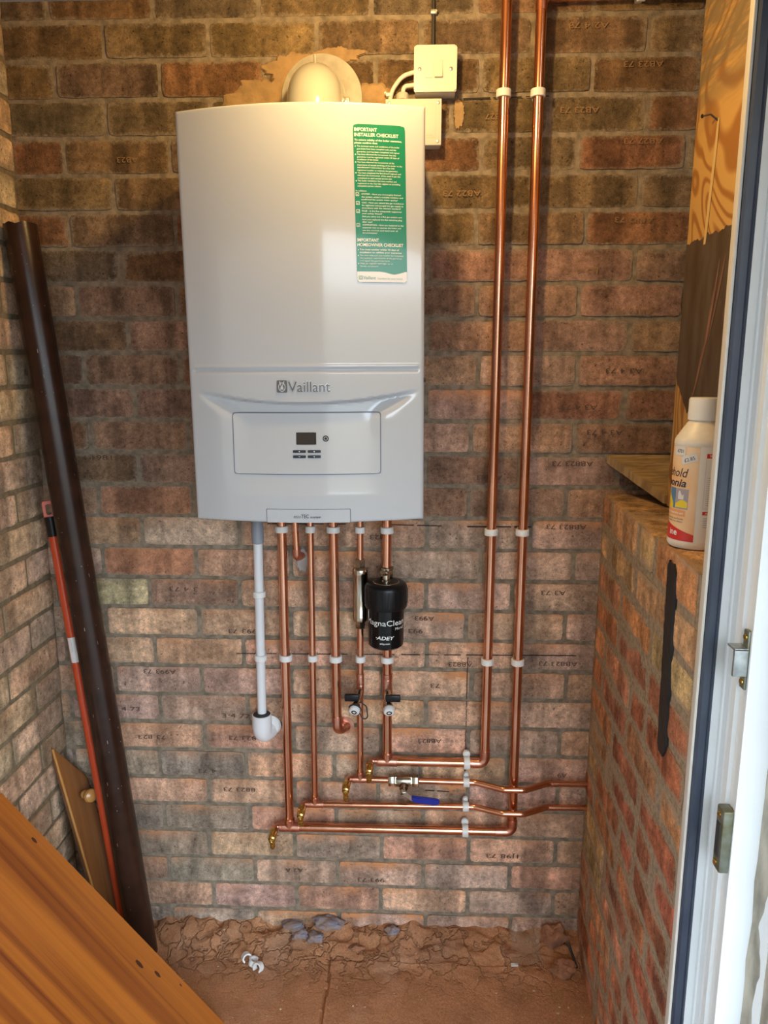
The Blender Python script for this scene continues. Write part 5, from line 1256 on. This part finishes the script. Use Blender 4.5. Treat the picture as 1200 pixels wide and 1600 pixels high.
for z0_, z1_, tx_, tw_ in ((147, 154, 'WEAR', 14), (58, 63.5, 'ARM', 10)):
    bm = bmesh.new(); wrap(bm, 10, 34, z0_, z1_, 39.7, 6); obj('red_heading', bm, M['label_red'], lab2)
    bm = bmesh.new(); add_text(bm, tx_, 14, z0_ + 1.3, z1_ - z0_ - 2.5, width=tw_, place=pb_, bold=True); obj('heading_lettering', bm, M['print_white'], lab2, smooth=False)
bm = bmesh.new(); wrap(bm, 9.6, 10, 68, 147, 39.75, 1); wrap(bm, 9.6, 34, 68, 68.5, 39.75, 6)
for k2 in range(14): wrap(bm, 13, 13.8, 116 - 3.3 * k2, 117.2 - 3.3 * k2, 39.75, 1); wrap(bm, 15, 26 - (k2 * 7 % 5), 116 - 3.3 * k2, 117.2 - 3.3 * k2, 39.75, 4)
for k2 in range(5): wrap(bm, 12, 22 - (k2 * 5 % 4), 52 - 3.5 * k2, 53.2 - 3.5 * k2, 39.75, 4)
o = obj('small_print', bm, M['print_grey'], lab2, smooth=False); o['kind'] = 'stuff'

# ------------------------------------------------------------------ odds and ends on the floor
def lump(name, c, r, sc, material, label, cat, group, seed):
    t = bmesh.new(); bmesh.ops.create_icosphere(t, subdivisions=4, radius=1)
    for v in t.verts:
        n = 1 + 0.45 * noise.noise(v.co * 1.3 + Vector((seed, 0, 0))) + 0.2 * noise.noise(v.co * 4 + Vector((seed, 2, 0)))
        v.co = Vector(c) + Vector((v.co.x * sc[0], v.co.y * sc[1], v.co.z * sc[2])) * r * n
    return single(name, t, material, label, cat, c, group)
for i, (x, y, z, r, sc, lb) in enumerate(((304, -16, 42, 24, (1.2, .8, .35), 'grey-blue clay smear at the left end of the dust bank'), (322, -34, 32, 22, (1, .7, .45), 'small grey-blue clay lump below the leftmost smear'), (395, -14, 52, 30, (1.25, .7, .5), 'largest grey-blue clay lump in the dust under the pipes'), (362, -40, 30, 24, (.9, .7, .45), 'grey-blue clay lump beneath the largest one'), (560, -22, 38, 20, (.9, .6, .55), 'rightmost grey-blue clay lump in the dust'))):
    lump('clay_lump', (x, y, max(z, floor_z(x, y) + 2)), r, sc, M['clay_blue'], lb, 'clay lump', 'clay lumps in the dust', i * 3.1)
for i, (x, y, r, sc, lb) in enumerate(((974, -28, 33, (.9, .6, .9), 'rounded brick chunk against the back wall beside the film'), (985, -100, 26, (1.1, .8, .7), 'flat brick chunk near the low red wall'), (862, -62, 13, (1.5, .6, .5), 'small pinkish brick flake left of the plastic film'), (470, -60, 14, (1.3, .7, .5), 'small brick flake beside the slab joint'))):
    lump('brick_chunk', (x, y, floor_z(x, y) + r * sc[2] * .6), r, sc, M['chunk'], lb, 'brick chunk', 'brick chunks on the floor', 20 + i * 2.7)
bm = bmesh.new(); nx, ny = 16, 12; g = []
for j in range(ny + 1):
    row = []
    for i in range(nx + 1):
        x, f = 862 + 74 * i / nx + 8 * noise.noise(Vector((i * .5, j * .5, 1))), j / ny; y = -18 - 70 * f + 8 * noise.noise(Vector((i * .4, j * .4, 8)))
        row.append(bm.verts.new((x, y, floor_z(x, y) + 3 + 40 * max(0, 1 - f * 1.6) * (0.6 + .4 * math.sin(i * .5)) + 5 * noise.noise(Vector((i * .6, j * .6, 4))))))
    g.append(row)
for j in range(ny):
    for i in range(nx): bm.faces.new((g[j][i], g[j][i + 1], g[j + 1][i + 1], g[j + 1][i]))
single('plastic_film', bm, M['film'], 'crumpled clear plastic film on the dust by the back wall', 'plastic film', (930, -50, 30))
bm = bmesh.new(); y0 = -86; add_box(bm, 858, 876, y0 - 5, y0 + 5, floor_z(867, y0) + 1, floor_z(867, y0) + 3.5, .5); t_ = single('plastic_tag', bm, M['label_paper'], 'tiny pale plastic tag beside the clear film', 'tag', (867, y0, floor_z(867, y0)))
bm = bmesh.new(); add_tube(bm, [(1008, -40, floor_z(1008, -40) + 6), (1016, -66, floor_z(1016, -66) + 5), (1020, -90, floor_z(1020, -90) + 4)], 3.4, 10); single('black_offcut', bm, M['rubber'], 'short black cable offcut beside the low red wall', 'cable offcut', (1014, -64, floor_z(1014, -64)))
bm = bmesh.new(); random.seed(12)
for _ in range(150):
    x = random.uniform(-20, 1020); y = -random.uniform(4, 330); r = random.choice([.6, .8, .8, 1, 1.2, 2.0])
    if y > -1: continue
    t = bmesh.new(); bmesh.ops.create_icosphere(t, subdivisions=1, radius=1)
    sc = Vector((random.uniform(.6, 2.2), random.uniform(.6, 1.6), random.uniform(.5, 1)))
    for v in t.verts: v.co = Vector((x + v.co.x * r * sc.x, y + v.co.y * r * sc.y, floor_z(x, y) + r * .3 + v.co.z * r * sc.z))
    merge(bm, t)
o = single('pale_grit', bm, M['grit'], 'pale mortar crumbs scattered over the dusty floor', 'grit', (500, -150, 0)); o['kind'] = 'stuff'

# ------------------------------------------------------------------ bare bulb above the boiler
lt = thing('ceiling_bulb', 'bare warm bulb hanging from the ceiling above the boiler, out of the picture', 'lamp', (LAMP_POS[0], LAMP_POS[1], 2420))
bm = bmesh.new(); add_lathe(bm, [(45, 0), (45, -12), (20, -24), (6, -26)], (LAMP_POS[0], LAMP_POS[1], 2420), (0, 0, 1), 32); obj('ceiling_rose', bm, M['plastic_white'], lt)
bm = bmesh.new(); add_tube(bm, [(LAMP_POS[0], LAMP_POS[1], 2400), (LAMP_POS[0], LAMP_POS[1], 2215)], 3, 10); obj('flex', bm, M['cable_white'], lt)
bm = bmesh.new(); add_lathe(bm, [(8, 2225), (16, 2215), (17, 2175), (14, 2160)], (LAMP_POS[0], LAMP_POS[1], 0), (0, 0, 1), 24); obj('lamp_holder', bm, M['plastic_white'], lt)
ld = bpy.data.lights.new('bulb_light', 'POINT'); ld.energy = LAMP_WATT; ld.color = LAMP_COLOR; ld.shadow_soft_size = 0.028
lo_ = bpy.data.objects.new('bulb_light', ld); COL.objects.link(lo_); lo_.location = Vector(LAMP_POS) * MM
